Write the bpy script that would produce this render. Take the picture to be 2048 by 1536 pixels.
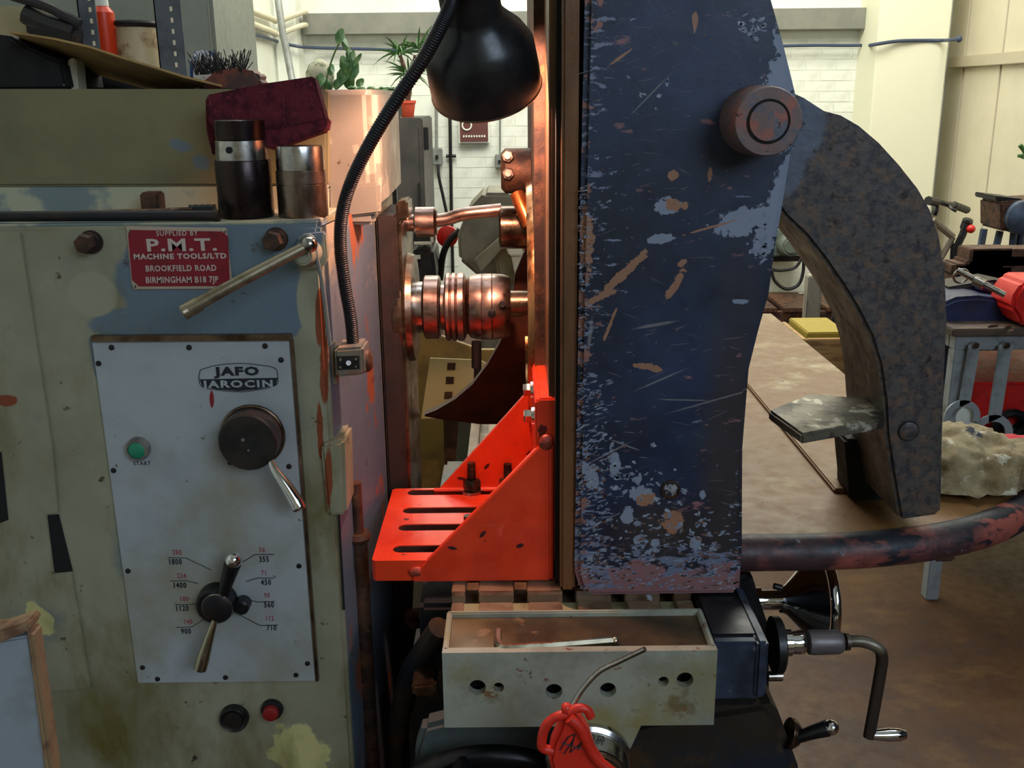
import bpy, bmesh, math, random
from mathutils import Vector, Matrix, noise, Euler
random.seed(7)
for o in list(bpy.data.objects): bpy.data.objects.remove(o)
SC = bpy.context.scene
COL = SC.collection
# ------------------------------------------------------------------ camera
F = 2000.0; CAMZ = 1.5
PITCH = math.radians(16.0); ROLL = math.radians(0.6)
cd = bpy.data.cameras.new('camera'); cam = bpy.data.objects.new('camera', cd); COL.objects.link(cam)
cd.sensor_width = 36.0; cd.lens = 36.0 * F / 2048.0; cd.clip_start = 0.02; cd.clip_end = 60
CR = Matrix.Rotation(math.pi/2 - PITCH, 3, 'X') @ Matrix.Rotation(-ROLL, 3, 'Z')
cam.matrix_world = Matrix.Translation((0, 0, CAMZ)) @ CR.to_4x4()
SC.camera = cam
# ------------------------------------------------------------------ world, lights, exposure
W = bpy.data.worlds.new('world'); SC.world = W; W.use_nodes = True
W.node_tree.nodes['Background'].inputs[0].default_value = (0.62, 0.78, 1.0, 1)
W.node_tree.nodes['Background'].inputs[1].default_value = 0.30
SC.view_settings.view_transform = 'Standard'; SC.view_settings.look = 'None'
SC.view_settings.exposure = 0.0; SC.view_settings.gamma = 1.0
SC.view_settings.use_curve_mapping = False
def area(name, loc, target, sx, sy, energy, col):
    l = bpy.data.lights.new(name, 'AREA'); l.shape = 'RECTANGLE'; l.size = sx; l.size_y = sy
    l.energy = energy; l.color = col
    o = bpy.data.objects.new(name, l); COL.objects.link(o); o.location = loc
    o.rotation_euler = (Vector(target) - Vector(loc)).to_track_quat('-Z', 'Y').to_euler()
    return o
area('skylight_far', (0.7, 5.6, 4.3), (0.7, 6.3, 0), 4.0, 2.6, 360, (1.0, 0.98, 0.90))
area('skylight_near', (0.6, 2.2, 4.3), (0.6, 2.2, 0), 3.6, 1.4, 46, (0.86, 0.93, 1.0))
area('window_light', (1.9, -2.3, 2.9), (0.0, 1.2, 1.0), 2.2, 1.4, 66, (0.64, 0.80, 1.0))

def ray(px, py):
    return CR @ Vector(((px - 1024) / F, -(py - 768) / F, -1.0))
def PY(px, py, Y):
    r = ray(px, py); return Vector((0, 0, CAMZ)) + r * (Y / r.y)
def PZ(px, py, Z):
    r = ray(px, py); return Vector((0, 0, CAMZ)) + r * ((Z - CAMZ) / r.z)
def PX(px, py, X):
    r = ray(px, py); return Vector((0, 0, CAMZ)) + r * (X / r.x)
def SZ(py, Y):                      # metres per pixel at that depth
    return Y / ray(1024, py).y / F
# ------------------------------------------------------------------ materials
def lin(c):
    return tuple(((v/255)/12.92 if v/255 <= .04045 else ((v/255+.055)/1.055)**2.4) for v in c) + (1.0,)
class M:
    """layers: (colour, kind, ...)  n: noise(scale3, lo, hi[, axis, a, b, bias])  e: ellipses([(centre, rx, rz, deg)], wobble, soft)"""
def mat(name, col, layers=(), rough=.5, metal=0.0, bump=0.0, bscale=200.0, org=(0, 0, 0), emit=None, spec=None, coat=0):
    m = bpy.data.materials.new(name); m.use_nodes = True
    nt = m.node_tree; N = nt.nodes; L = nt.links
    b = N['Principled BSDF']
    b.inputs['Roughness'].default_value = rough; b.inputs['Metallic'].default_value = metal
    if spec is not None: b.inputs['Specular IOR Level'].default_value = spec
    if coat: b.inputs['Coat Weight'].default_value = coat
    if emit:
        b.inputs['Emission Color'].default_value = lin(col); b.inputs['Emission Strength'].default_value = emit
    tc = N.new('ShaderNodeTexCoord'); co = tc.outputs['Object']
    rgb = N.new('ShaderNodeRGB'); rgb.outputs[0].default_value = lin(col); cur = rgb.outputs[0]
    org = Vector(org)
    def nz(scale, detail=4, off=0.0):
        mp = N.new('ShaderNodeMapping'); L.new(co, mp.inputs[0])
        s = scale if hasattr(scale, '__len__') else (scale,)*3
        mp.inputs['Scale'].default_value = s; mp.inputs['Location'].default_value = (off, off*1.7, off*.6)
        n = N.new('ShaderNodeTexNoise'); n.inputs['Scale'].default_value = 1.0; n.inputs['Detail'].default_value = detail
        n.inputs['Roughness'].default_value = .62
        L.new(mp.outputs[0], n.inputs['Vector']); return n.outputs['Fac']
    def mr(v, a, c, o0=0.0, o1=1.0):
        r = N.new('ShaderNodeMapRange'); r.clamp = True
        L.new(v, r.inputs[0]); r.inputs[1].default_value = a; r.inputs[2].default_value = c
        r.inputs[3].default_value = o0; r.inputs[4].default_value = o1; return r.outputs[0]
    def mth(op, a, c):
        r = N.new('ShaderNodeMath'); r.operation = op
        for i, v in enumerate((a, c)):
            if isinstance(v, (int, float)): r.inputs[i].default_value = v
            else: L.new(v, r.inputs[i])
        return r.outputs[0]
    for k, ly in enumerate(layers):
        c, kind = ly[0], ly[1]; amt = 1.0
        if kind == 'n':
            v = nz(ly[2], 5, 3.1*k)
            if len(ly) > 5:
                ax, a, c2, bias = ly[5:9]
                sp = N.new('ShaderNodeSeparateXYZ'); L.new(co, sp.inputs[0])
                v = mth('ADD', v, mr(sp.outputs[ax], a - org[ax], c2 - org[ax], 0, bias))
            f = mr(v, ly[3], ly[4])
        else:
            f = None; wob = mth('MULTIPLY', mth('SUBTRACT', nz(ly[3][1], 4, 2.3*k), .5), ly[3][0])
            for (cc, rx, rz, deg) in ly[2]:
                mp = N.new('ShaderNodeMapping'); mp.vector_type = 'TEXTURE'; L.new(co, mp.inputs[0])
                p = Vector(cc) - org
                mp.inputs['Location'].default_value = p; mp.inputs['Rotation'].default_value = (0, math.radians(deg), 0)
                mp.inputs['Scale'].default_value = (rx, 50, rz)
                ln = N.new('ShaderNodeVectorMath'); ln.operation = 'LENGTH'; L.new(mp.outputs[0], ln.inputs[0])
                g = mr(mth('ADD', ln.outputs['Value'], wob), 1 + ly[4], 1 - ly[4])
                f = g if f is None else mth('MAXIMUM', f, g)
        if len(ly) > (9 if kind == 'n' else 5): f = mth('MULTIPLY', f, ly[-1])
        mx = N.new('ShaderNodeMix'); mx.data_type = 'RGBA'
        L.new(f, mx.inputs[0]); L.new(cur, mx.inputs[6]); mx.inputs[7].default_value = lin(c)
        cur = mx.outputs[2]
    L.new(cur, b.inputs['Base Color'])
    if rough > .12:
        L.new(mr(nz(35, 3, 9), .3, .7, max(.03, rough - .1), min(1, rough + .12)), b.inputs['Roughness'])
    if bump:
        bp = N.new('ShaderNodeBump'); bp.inputs['Strength'].default_value = bump; bp.inputs['Distance'].default_value = .002
        L.new(nz(bscale, 5, 5), bp.inputs['Height']); L.new(bp.outputs[0], b.inputs['Normal'])
    return m
# ------------------------------------------------------------------ geometry (world space verts, faces)
def box(x0, x1, y0, y1, z0, z1):
    v = [Vector((x, y, z)) for x in (x0, x1) for y in (y0, y1) for z in (z0, z1)]
    return v, [(0, 1, 3, 2), (4, 6, 7, 5), (0, 4, 5, 1), (2, 3, 7, 6), (0, 2, 6, 4), (1, 5, 7, 3)]
def prism(a, b):
    n = len(a); v = [Vector(p) for p in a] + [Vector(p) for p in b]
    return v, [tuple(range(n-1, -1, -1)), tuple(range(n, 2*n))] + [(i, (i+1) % n, n+(i+1) % n, n+i) for i in range(n)]
def pix(pts, Y, th, dx=0):
    a = [PY(x, y, Y) for x, y in pts]
    return prism(a, [p + Vector((dx, th, 0)) for p in a])
def pz(pts, z0, z1): return prism([(x, y, z0) for x, y in pts], [(x, y, z1) for x, y in pts])
def px_(pts, x0, x1): return prism([(x0, y, z) for y, z in pts], [(x1, y, z) for y, z in pts])
def frame(d):
    d = Vector(d).normalized(); u = d.orthogonal().normalized(); return d, u, d.cross(u)
def lathe(o, axis, prof, n=28, caps=True):
    d, u, w = frame(axis); o = Vector(o); v = []; f = []
    for s, r in prof:
        for i in range(n):
            a = 2*math.pi*i/n; v.append(o + d*s + (u*math.cos(a) + w*math.sin(a))*max(r, 1e-5))
    for k in range(len(prof)-1):
        for i in range(n):
            j = (i+1) % n; f.append((k*n+i, k*n+j, (k+1)*n+j, (k+1)*n+i))
    if caps: f.append(tuple(range(n-1, -1, -1))); f.append(tuple((len(prof)-1)*n + i for i in range(n)))
    return v, f
def cyl(p0, p1, r0, r1=None, n=20):
    p0 = Vector(p0); p1 = Vector(p1)
    return lathe(p0, p1-p0, [(0, r0), ((p1-p0).length, r0 if r1 is None else r1)], n)
def spline(pts, k=6):
    P = [Vector(p) for p in pts]; P = [P[0]*2-P[1]] + P + [P[-1]*2-P[-2]]; out = []
    for i in range(1, len(P)-2):
        for j in range(k):
            t = j/k; a, b, c, d = P[i-1:i+3]
            out.append(.5*((2*b)+(c-a)*t+(2*a-5*b+4*c-d)*t*t+(3*b-a-3*c+d)*t**3))
    out.append(P[-2]); return out
def tube(pts, r, n=10, k=6, closed=False):
    P = spline(pts, k) if k > 1 else [Vector(p) for p in pts]
    m = len(P); v = []; f = []; u = None
    for i, p in enumerate(P):
        d = (P[min(i+1, m-1)] - P[max(i-1, 0)]).normalized()
        if u is None: u = d.orthogonal().normalized()
        u = (u - d*u.dot(d)).normalized(); w = d.cross(u)
        rr = r(i/(m-1)) if callable(r) else r
        for j in range(n):
            a = 2*math.pi*j/n; v.append(p + (u*math.cos(a)+w*math.sin(a))*rr)
    for i in range(m-1):
        for j in range(n): f.append((i*n+j, i*n+(j+1) % n, (i+1)*n+(j+1) % n, (i+1)*n+j))
    f.append(tuple(range(n-1, -1, -1))); f.append(tuple((m-1)*n+j for j in range(n)))
    return v, f
def torus(c, axis, R, r, n=40, m=10, a0=0, a1=2*math.pi):
    d, u, w = frame(axis); c = Vector(c); v = []; f = []
    full = abs(a1-a0-2*math.pi) < 1e-4; K = n if full else n+1
    for i in range(K):
        a = a0+(a1-a0)*i/n; e = u*math.cos(a)+w*math.sin(a)
        for j in range(m):
            b = 2*math.pi*j/m; v.append(c+e*(R+r*math.cos(b))+d*(r*math.sin(b)))
    for i in range(n):
        i2 = (i+1) % K
        for j in range(m): f.append((i*m+j, i2*m+j, i2*m+(j+1) % m, i*m+(j+1) % m))
    return v, f
def ball(c, r, n=14, s=(1, 1, 1)):
    prof = [(-r*math.cos(math.pi*i/n), r*math.sin(math.pi*i/n)) for i in range(n+1)]
    v, f = lathe(c, (0, 0, 1), prof, n*2, False)
    c = Vector(c); return [c+Vector(((p-c).x*s[0], (p-c).y*s[1], (p-c).z*s[2])) for p in v], f
def holed(outer, c, r, n=32, th=Vector((0, .01, 0)), u=Vector((1, 0, 0)), w=Vector((0, 0, 1))):
    """rectangular plate (4 corners) with a round hole"""
    o = [Vector(p) for p in outer]; c = Vector(c); ring = []; out = []
    for i in range(n):
        a = 2*math.pi*i/n; d = u*math.cos(a)+w*math.sin(a); ring.append(c+d*r)
        best = None
        for k in range(4):
            p, q = o[k]-c, o[(k+1) % 4]-c
            ax, az = p.dot(u), p.dot(w); bx, bz = q.dot(u)-ax, q.dot(w)-az
            dx, dz = math.cos(a), math.sin(a); det = dx*(-bz)+bx*dz
            if abs(det) < 1e-12: continue
            t = (ax*(-bz)+bx*az)/det; s = (dx*az-dz*ax)/det
            if t > 0 and -1e-6 <= s <= 1+1e-6 and (best is None or t < best): best = t
        out.append(c+d*best)
    for k in range(4):      # snap the nearest ray to every corner
        i = min(range(n), key=lambda i: (out[i]-o[k]).length); out[i] = o[k]
    v = ring+out+[p+th for p in ring]+[p+th for p in out]; f = []
    for i in range(n):
        j = (i+1) % n
        f += [(i, j, n+j, n+i), (2*n+i, 3*n+i, 3*n+j, 2*n+j), (i, 2*n+i, 2*n+j, j), (n+i, n+j, 3*n+j, 3*n+i)]
    return v, f
def hexnut(c, axis, r, h):
    return lathe(c, axis, [(0, r), (h*.85, r), (h, r*.88)], 6)
def star(c, axis, r, h, n=12): return lathe(c, axis, [(0, r), (h, r)], n)
# ------------------------------------------------------------------ objects
ORG = {}
def build(name, geos, m, bevel=0, smooth=True, org=Vector((0, 0, 0))):
    if isinstance(geos, tuple): geos = [geos]
    vs = []; fs = []
    for g in geos:
        k = len(vs); vs += [tuple(p-org) for p in g[0]]; fs += [tuple(i+k for i in f) for f in g[1]]
    me = bpy.data.meshes.new(name); me.from_pydata(vs, [], fs)
    bm = bmesh.new(); bm.from_mesh(me)
    bmesh.ops.recalc_face_normals(bm, faces=bm.faces)
    if bevel:
        es = [e for e in bm.edges if len(e.link_faces) == 2 and e.calc_face_angle(0) > .6]
        bmesh.ops.bevel(bm, geom=es, offset=bevel, segments=2, affect='EDGES', clamp_overlap=True)
    bm.to_mesh(me); bm.free()
    if smooth:
        me.shade_smooth(); me.set_sharp_from_angle(angle=math.radians(38))
    me.materials.append(m)
    o = bpy.data.objects.new(name, me); COL.objects.link(o); return o
def thing(name, label, cat, loc=(0, 0, 0), group=None):
    o = bpy.data.objects.new(name, None); COL.objects.link(o); o.location = loc; ORG[o] = Vector(loc)
    o.empty_display_size = .02
    o['label'] = label; o['category'] = cat
    if group: o['group'] = group
    return o
def part(name, geos, m, parent, bevel=0, smooth=True, label=None, kind=None):
    org = ORG[parent]; o = build(name, geos, m, bevel, smooth, org); o.parent = parent; ORG[o] = org
    if label: o['label'] = label
    if kind: o['kind'] = kind
    return o
def solo(name, label, cat, geos, m, bevel=0, smooth=True, group=None):
    if isinstance(geos, tuple): geos = [geos]
    P = [p for g in geos for p in g[0]]
    org = Vector((sum(p.x for p in P)/len(P), sum(p.y for p in P)/len(P), min(p.z for p in P)))
    o = build(name, geos, m, bevel, smooth, org); o.location = org; ORG[o] = org
    o['label'] = label; o['category'] = cat
    if group: o['group'] = group
    return o
def struct(name, geos, m, bevel=0, smooth=False, parent=None):
    o = build(name, geos, m, bevel, smooth, ORG[parent] if parent else Vector((0, 0, 0)))
    if parent: o.parent = parent; ORG[o] = ORG[parent]
    else: o['kind'] = 'structure'; ORG[o] = Vector((0, 0, 0))
    return o
def text(name, s, size, c, m, parent, xs=1.0, off=0.0, sp=1.0, rot=0.0, tilt=0.0):
    cu = bpy.data.curves.new(name, 'FONT'); cu.body = s; cu.size = size; cu.align_x = 'CENTER'; cu.align_y = 'CENTER'
    cu.extrude = .0002; cu.offset = off; cu.space_character = sp; cu.resolution_u = 2
    t = bpy.data.objects.new(name, cu); COL.objects.link(t)
    bpy.context.view_layer.update(); me = bpy.data.meshes.new_from_object(t)
    bpy.data.objects.remove(t)
    R = Matrix.Rotation(rot, 4, 'Y') @ Matrix.Rotation(math.pi/2-tilt, 4, 'X') @ Matrix.Diagonal((xs, 1, 1, 1))
    me.transform(Matrix.Translation(Vector(c)-ORG[parent]) @ R); me.materials.clear(); me.materials.append(m); me.name = name
    o = bpy.data.objects.new(name, me); COL.objects.link(o); o.parent = parent; ORG[o] = ORG[parent]; return o
def E(px, py, rx, ry, deg, Y):
    s = SZ(py, Y); return (PY(px, py, Y), rx*s, ry*s, deg)
# ------------------------------------------------------------------ shared materials
m_white = mat('painted_white', (226, 229, 216), [((212, 214, 200), 'n', 3, .45, .7)], .6, bump=.1, bscale=60)
m_brick = mat('white_brick', (228, 231, 219), [((216, 218, 205), 'n', 9, .5, .7)], .65, bump=.1, bscale=90)
m_cream = mat('cream_door', (212, 204, 178), [((200, 192, 166), 'n', 2, .4, .7)], .5)
m_beam = mat('grey_beam', (128, 128, 116), [((110, 112, 104), 'n', 6, .4, .7)], .6)
m_floor = mat('floor', (74, 46, 20), [((54, 30, 14), 'n', 3, .4, .62), ((92, 64, 28), 'n', (5, 9, 5), .56, .75), ((48, 36, 28), 'n', 14, .6, .75)], .5, bump=.15, bscale=40, spec=.3)
m_dark = mat('dark_iron', (34, 34, 38), [((52, 42, 34), 'n', 25, .48, .66)], .45, .4, bump=.2, bscale=150)
m_black = mat('black_paint', (16, 17, 20), [((34, 32, 32), 'n', 30, .5, .75)], .38)
m_steel = mat('steel', (190, 186, 180), [((120, 112, 104), 'n', 30, .45, .7)], .24, 1.0)
m_chrome = mat('chrome', (225, 226, 228), (), .08, 1.0)
m_bsteel = mat('brown_steel', (134, 110, 90), [((60, 44, 34), 'n', 22, .4, .65), ((170, 150, 130), 'n', (60, 8, 60), .6, .75)], .3, .9, bump=.1)
m_rust = mat('rusty_iron', (92, 62, 44), [((50, 36, 30), 'n', 28, .42, .6), ((130, 84, 52), 'n', 60, .6, .7)], .6, .4, bump=.3)
m_grey = mat('grey_enamel', (132, 136, 130), [((110, 112, 106), 'n', 20, .5, .7)], .5, .2)
m_red = mat('red_plastic', (206, 34, 26), [((160, 22, 20), 'n', 20, .5, .75)], .38)
m_groove = mat('dark_recess', (12, 11, 11), (), .8)
m_blue = mat('dark_blue_paint', (26, 36, 74), [((16, 20, 36), 'n', 20, .45, .7)], .45)
m_leaf = mat('leaf', (52, 92, 44), [((92, 120, 60), 'n', 40, .5, .7)], .5)
m_wood = mat('pale_wood', (168, 134, 84), [((120, 88, 52), 'n', (8, 60, 60), .45, .65)], .6)

# ================================================================== ROOM
WY = 7.7; XL = -1.66; XR = 3.12
wb = struct('wall_back', box(XL, XR+.14, WY, WY+.2, 0, 4.4), m_white)
# painted bricks (visible stretches only), each a part of the wall
bk = bpy.data.meshes.new('brick')
g = box(0, .220, -.0018, .0, 0, .070)
bk.from_pydata([tuple(p) for p in g[0]], [], g[1])
_b = bmesh.new(); _b.from_mesh(bk); bmesh.ops.bevel(_b, geom=[e for e in _b.edges], offset=.002, segments=1, affect='EDGES'); _b.to_mesh(bk); _b.free()
bk.materials.append(m_brick)
def vis(x, z):
    v = CR.transposed() @ (Vector((x, WY, z)) - Vector((0, 0, CAMZ)))
    u = 1024 + F*v.x/-v.z; w = 768 - F*v.y/-v.z
    return (840 < u < 1060 and 225 < w < 445) or (610 < u < 860 and 70 < w < 190) or (1560 < u < 1740 and 70 < w < 235) or (860 < u < 900 and 440 < w < 560) or (1535 < u < 1640 and 490 < w < 585)
nb = 0; row = 0; z = .02
while z < 2.1:
    x = XL + .02 - (.1125 if row % 2 else 0)
    while x < XR - .25:
        if x > XL and vis(x+.1, z+.03) and nb < 300:
            o = bpy.data.objects.new('brick', bk); COL.objects.link(o); o.parent = wb
            o.location = (x, WY + random.uniform(-.001, .001), z); nb += 1
        x += .225
    z += .075; row += 1
struct('wall_left', box(XL-.2, XL, -3.4, WY+.2, 0, 4.4), m_white)
struct('floor', box(XL-.2, XR+.3, -3.4, WY+.2, -.1, 0), m_floor)
struct('ceiling', box(XL-.2, XR+.3, -3.4, WY+.2, 4.4, 4.5), m_white)
struct('wall_front', box(XL-.2, XR+.3, -3.6, -3.4, 0, 4.4), m_cream)
wr = struct('wall_right', box(XR+.14, XR+.3, -3.4, WY+.2, 0, 4.4), m_groove)
XD = XR+.12
y = 7.5; ys = [7.62]
while y > 2: ys.append(y-.75); y -= .56
# door panels with dark gaps
for i in range(9):
    y1 = PX(1937, 100, XD).y + .52*(2-i) if i else 7.7
    y1 = [7.7][0] if i == 0 else PX(1937, 100, XD).y - (i-1)*.56
    y0 = PX(1937, 100, XD).y - i*.56
    struct('door_panel', box(XD-.02, XD+.02, y0+.012, y1-.012, 0, 4.35), m_cream, .003, parent=wr)
zr = PX(1990, 117, XD).z
struct('door_rail', box(XD-.06, XD-.02, 1.5, 7.6, zr-.045, zr+.03), mat('rail_cream', (186, 176, 150), (), .5), .004, parent=wr)
# pillar in the right corner
m_pillar = mat('pillar_paint', (228, 226, 200), (), .6)
xp0 = PY(1745, 200, 7.3).x; xp1 = PY(1886, 200, 7.3).x
struct('trim_1', box(xp0, xp1, 7.3, 7.72, 0, 4.35), m_pillar, .01)
struct('trim_2', box(XL, PY(603, 100, 7.6).x, 7.45, 7.72, 0, 4.35), m_white, .02)
zb0 = PY(1200, 64, 7.6).z; zb1 = PY(1200, 21, 7.6).z
struct('trim_3', box(PY(606, 40, 7.6).x, xp0, 7.58, 7.7, zb0, zb1), m_beam, .004)
# cable along the wall
m_cable = mat('blue_cable', (54, 66, 88), (), .5)
solo('wall_cable', 'blue cable running along the left and back walls below the grey beam', 'cable',
     [tube([PX(360, 15, XL+.03) if 0 else PX(430, 38, XL+.03), PX(470, 58, XL+.03), PX(520, 72, XL+.03), PX(565, 86, XL+.03)], .011, 8),
      tube([PY(570, 88, 7.4), PY(605, 94, 7.42), PY(640, 96, 7.62), PY(760, 99, 7.62), PY(900, 104, 7.62), PY(1300, 106, 7.62), PY(1570, 92, 7.62), PY(1700, 91, 7.62), PY(1745, 90, 7.62)], .011, 8)], m_cable)
solo('wall_cable', 'blue cable clipped round the cream pillar and ending at the sliding door', 'cable',
     [tube([PY(1743, 91, 7.6), PY(1744, 90, 7.27), PY(1800, 82, 7.28), PY(1880, 81, 7.28), PY(1900, 80, 7.05), PY(1918, 78, 6.95)], .012, 8), ball(PY(1918, 78, 6.93), .022, 8)], m_cable)
for a, lab in (((431, 2), 'upper of the two cream pipes on the left wall'), ((431, 28), 'lower of the two cream pipes on the left wall')):
    k = a[1]
    solo('wall_pipe', lab, 'pipe', [tube([PX(375, k-40, XL+.04), PX(431, k-8, XL+.04), PX(540, k+34, XL+.04), PX(552, k+40, XL+.05)], .022, 10, 2),
         tube([PX(556, k+42, XL+.06), PY(600, k+24, 7.4), PY(612, k+22, 7.55)], .018, 8, 3)], m_cream)
solo('leaning_pole', 'silver steel pole leaning against the back left corner', 'pole', tube([PY(551, -40, 6.6), PY(566, 70, 6.5), PY(586, 170, 6.4), PZ(680, 760, 0.0)], .022, 10, 2), m_grey)

# switch boxes, conduits, sign
def wallbox(px, py, w, h, lab, name='switch_box'):
    s = SZ(py, 7.65); c = PY(px, py, 7.66)
    t = thing(name, lab, 'switch', c)
    part('housing', box(c.x-w*s/2, c.x+w*s/2, 7.60, 7.695, c.z-h*s/2, c.z+h*s/2), m_grey, t, .006)
    part('switch_rocker', box(c.x-w*s/7, c.x+w*s/7, 7.585, 7.6, c.z-h*s/8, c.z+h*s/8), m_dark, t, .003)
wallbox(875, 313, 20, 32, 'grey switch box on the white wall left of the black conduit')
wallbox(999, 322, 18, 26, 'grey socket box on the white wall behind the clamp block')
solo('conduit', 'grey conduit running down to the switch box', 'conduit', tube([PY(872, 190, 7.66), PY(873, 297, 7.66)], .012, 8, 1), m_grey)
solo('conduit', 'black conduit running down the white wall with a saddle clip', 'conduit', [tube([PY(899, 190, 7.66), PY(903, 430, 7.66), PY(906, 560, 7.66)], .013, 8, 1), cyl(PY(892, 312, 7.67), PY(912, 312, 7.67), .012)], m_black)
solo('conduit', 'thin grey conduit above the socket box behind the clamp block', 'conduit', tube([PY(1000, 200, 7.67), PY(1000, 309, 7.67)], .007, 8, 1), m_grey)
solo('flex_cable', 'black cable hanging below the switch box', 'cable', tube([PY(876, 329, 7.6), PY(878, 355, 7.58), PY(886, 392, 7.58), PY(893, 425, 7.58)], .012, 8), m_black)
c = PY(948, 262, 7.64)
t = thing('notice', 'maroon and white framed notice on the white wall below the lamp shade', 'sign', c)
s = SZ(262, 7.64)
part('frame', box(c.x-31*s, c.x+31*s, 7.64, 7.69, c.z-24*s, c.z+24*s), m_white, t, .004)
part('face', box(c.x-28*s, c.x+28*s, 7.632, 7.64, c.z-20*s, c.z+22*s), mat('maroon', (92, 50, 46), (), .6), t)
part('emblem', torus((c.x-14*s, 7.628, c.z+11*s), (0, 1, 0), 9*s, 1.6*s, 24, 6), m_white, t)
part('lettering', [box(c.x+(-22+i*5.2)*s, c.x+(-19+i*5.2)*s, 7.628, 7.632, c.z-12*s, c.z-8*s) for i in range(9)], m_white, t)

# black cabinet with plants
cab = thing('tall_cabinet', 'dark grey steel cabinet against the white wall under the potted palm', 'cabinet', (PY(800, 400, 6.6).x, 6.8, 0))
xa, xb = PY(735, 300, 6.5).x, PY(847, 300, 6.5).x; zt = PY(800, 236, 6.5).z
m_cab = mat('cabinet_grey', (70, 66, 62), [((52, 50, 48), 'n', 6, .4, .7)], .5)
part('body', box(xa, xb, 6.5, 7.3, .05, zt), m_cab, cab, .01)
part('plinth', box(xa+.02, xb-.02, 6.55, 7.25, 0, .05), m_black, cab)
part('door', box(xa+.02, PY(838, 300, 6.5).x, 6.485, 6.5, .1, zt-.06), m_cab, cab, .004)
for hz_ in (.2, 1.0): part('hinge', box(xb, xb+.03, 6.55, 6.62, zt-hz_, zt-hz_+.14), m_dark, cab, .003)
part('handle', box(PY(834, 300, 6.5).x, PY(838, 300, 6.5).x, 6.46, 6.5, zt-.55, zt-.4), m_dark, cab, .003)
# potted palm
def leafblade(p0, p1, w, droop=0.0):
    p0 = Vector(p0); p1 = Vector(p1); d = (p1-p0); side = d.cross(Vector((0, 1, .3))).normalized()*w; v = []; f = []
    for i in range(6):
        t_ = i/5; c = p0+d*t_ - Vector((0, 0, droop*t_*t_)); ww = side*math.sin(math.pi*(.12+.86*t_))
        v += [c-ww, c+ww+Vector((0, .001, 0))]
    for i in range(5): f.append((2*i, 2*i+1, 2*i+3, 2*i+2))
    return v, f
base = PY(815, 228, 6.7); base.z = zt
pt = thing('potted_palm', 'spiky palm in a terracotta pot on top of the dark cabinet', 'plant', base)
part('pot', lathe(base, (0, 0, 1), [(0, .038), (.002, .04), (.085, .052), (.088, .058), (.105, .058), (.105, .05)], 20), mat('terracotta', (196, 74, 44), [((170, 60, 40), 'n', 30, .5, .7)], .7), pt)
part('soil', lathe(base+Vector((0, 0, .09)), (0, 0, 1), [(0, .05), (.012, .05)], 16), m_groove, pt)
crown = PY(790, 96, 6.7); top2 = PY(832, 100, 6.7)
part('stem', [tube([base+Vector((0, 0, .09)), PY(812, 150, 6.7), PY(800, 110, 6.7)], .012, 8), tube([base+Vector((.01, 0, .09)), PY(825, 150, 6.7), PY(830, 110, 6.7)], .01, 8)], m_rust, pt)
for cc, n in ((PY(800, 108, 6.7), 30), (PY(836, 98, 6.7), 26), (PY(818, 150, 6.7), 40)):
    for i in range(n):
        a = 2*math.pi*i/n + random.uniform(-.2, .2); L_ = random.uniform(.12, .24); el = random.uniform(.1, 1.1)
        d = Vector((math.cos(a)*math.cos(el), math.sin(a)*math.cos(el)*.6, math.sin(el)))*L_
        part('leaf', leafblade(cc, cc+d, .0065, random.uniform(.02, .2)), m_leaf, pt)
# planter and leafy plant
ys_ = 4.4
def shelfz(py, Y): return PY(1024, py, Y).z
zs = PY(740, 196, ys_).z
pl = thing('plant_stand', 'dark plant trough on a stand behind the milling machine head', 'planter', (PY(720, 196, ys_).x, ys_, 0))
x0, x1 = PY(622, 190, ys_).x, PY(792, 190, ys_).x
part('trough', box(x0, x1, ys_, ys_+.22, zs-.09, zs+.03), m_groove, pl, .01)
for sx in (x0+.02, x1-.05):
    part('leg', box(sx, sx+.03, ys_+.05, ys_+.08, 0, zs-.09), m_dark, pl)
part('moss', [ball(PY(700+i*3, 180+random.uniform(-5, 4), ys_+random.uniform(.03, .1)), random.uniform(.006, .013), 4, (1.5, 1, .8)) for i in range(30)], m_leaf, pl, kind='stuff')
b0 = PY(650, 178, ys_+.1); b0.z = zs+.03
p2 = thing('leafy_plant', 'tall broad leafed plant growing in the trough', 'plant', b0)
part('stem', [tube([b0, PY(655, 150, ys_+.1), PY(668, 108, ys_+.1), PY(686, 72, ys_+.1)], .004, 6), tube([b0+Vector((.04, 0, 0)), PY(700, 150, ys_+.1), PY(700, 105, ys_+.1)], .004, 6)], m_leaf, p2)
for (lx, ly, w, hh, rt) in ((680, 72, 10, 16, .3), (690, 88, 7, 14, -.2), (697, 108, 6, 14, .1), (704, 118, 8, 18, .2), (690, 130, 12, 20, -.3), (706, 140, 13, 22, .35), (684, 150, 11, 18, .3), (697, 160, 13, 20, -.2), (714, 120, 5, 16, .6), (676, 166, 9, 14, .5), (640, 160, 10, 14, .2), (655, 168, 9, 14, -.5), (720, 165, 8, 10, .7), (662, 140, 8, 12, .2)):
    s = SZ(ly, ys_+.1); c = PY(lx, ly, ys_+.1+random.uniform(-.03, .03)); v = []; k = 10
    for i in range(k):
        a = 2*math.pi*i/k; q = Vector((math.cos(a)*w*s*(.7 if math.sin(a) > .5 else 1), .02*math.cos(a)*math.sin(a)+math.sin(a)*.01, math.sin(a)*hh*s))
        q = Matrix.Rotation(rt, 3, 'Y') @ q; v.append(c+q)
    part('leaf', ([c+Vector((0, -.006, 0))]+v, [(0, 1+i, 1+(i+1) % k) for i in range(k)]), m_leaf, p2)
c = PY(640, 150, ys_+.2); c.z = zs+.03
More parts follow.
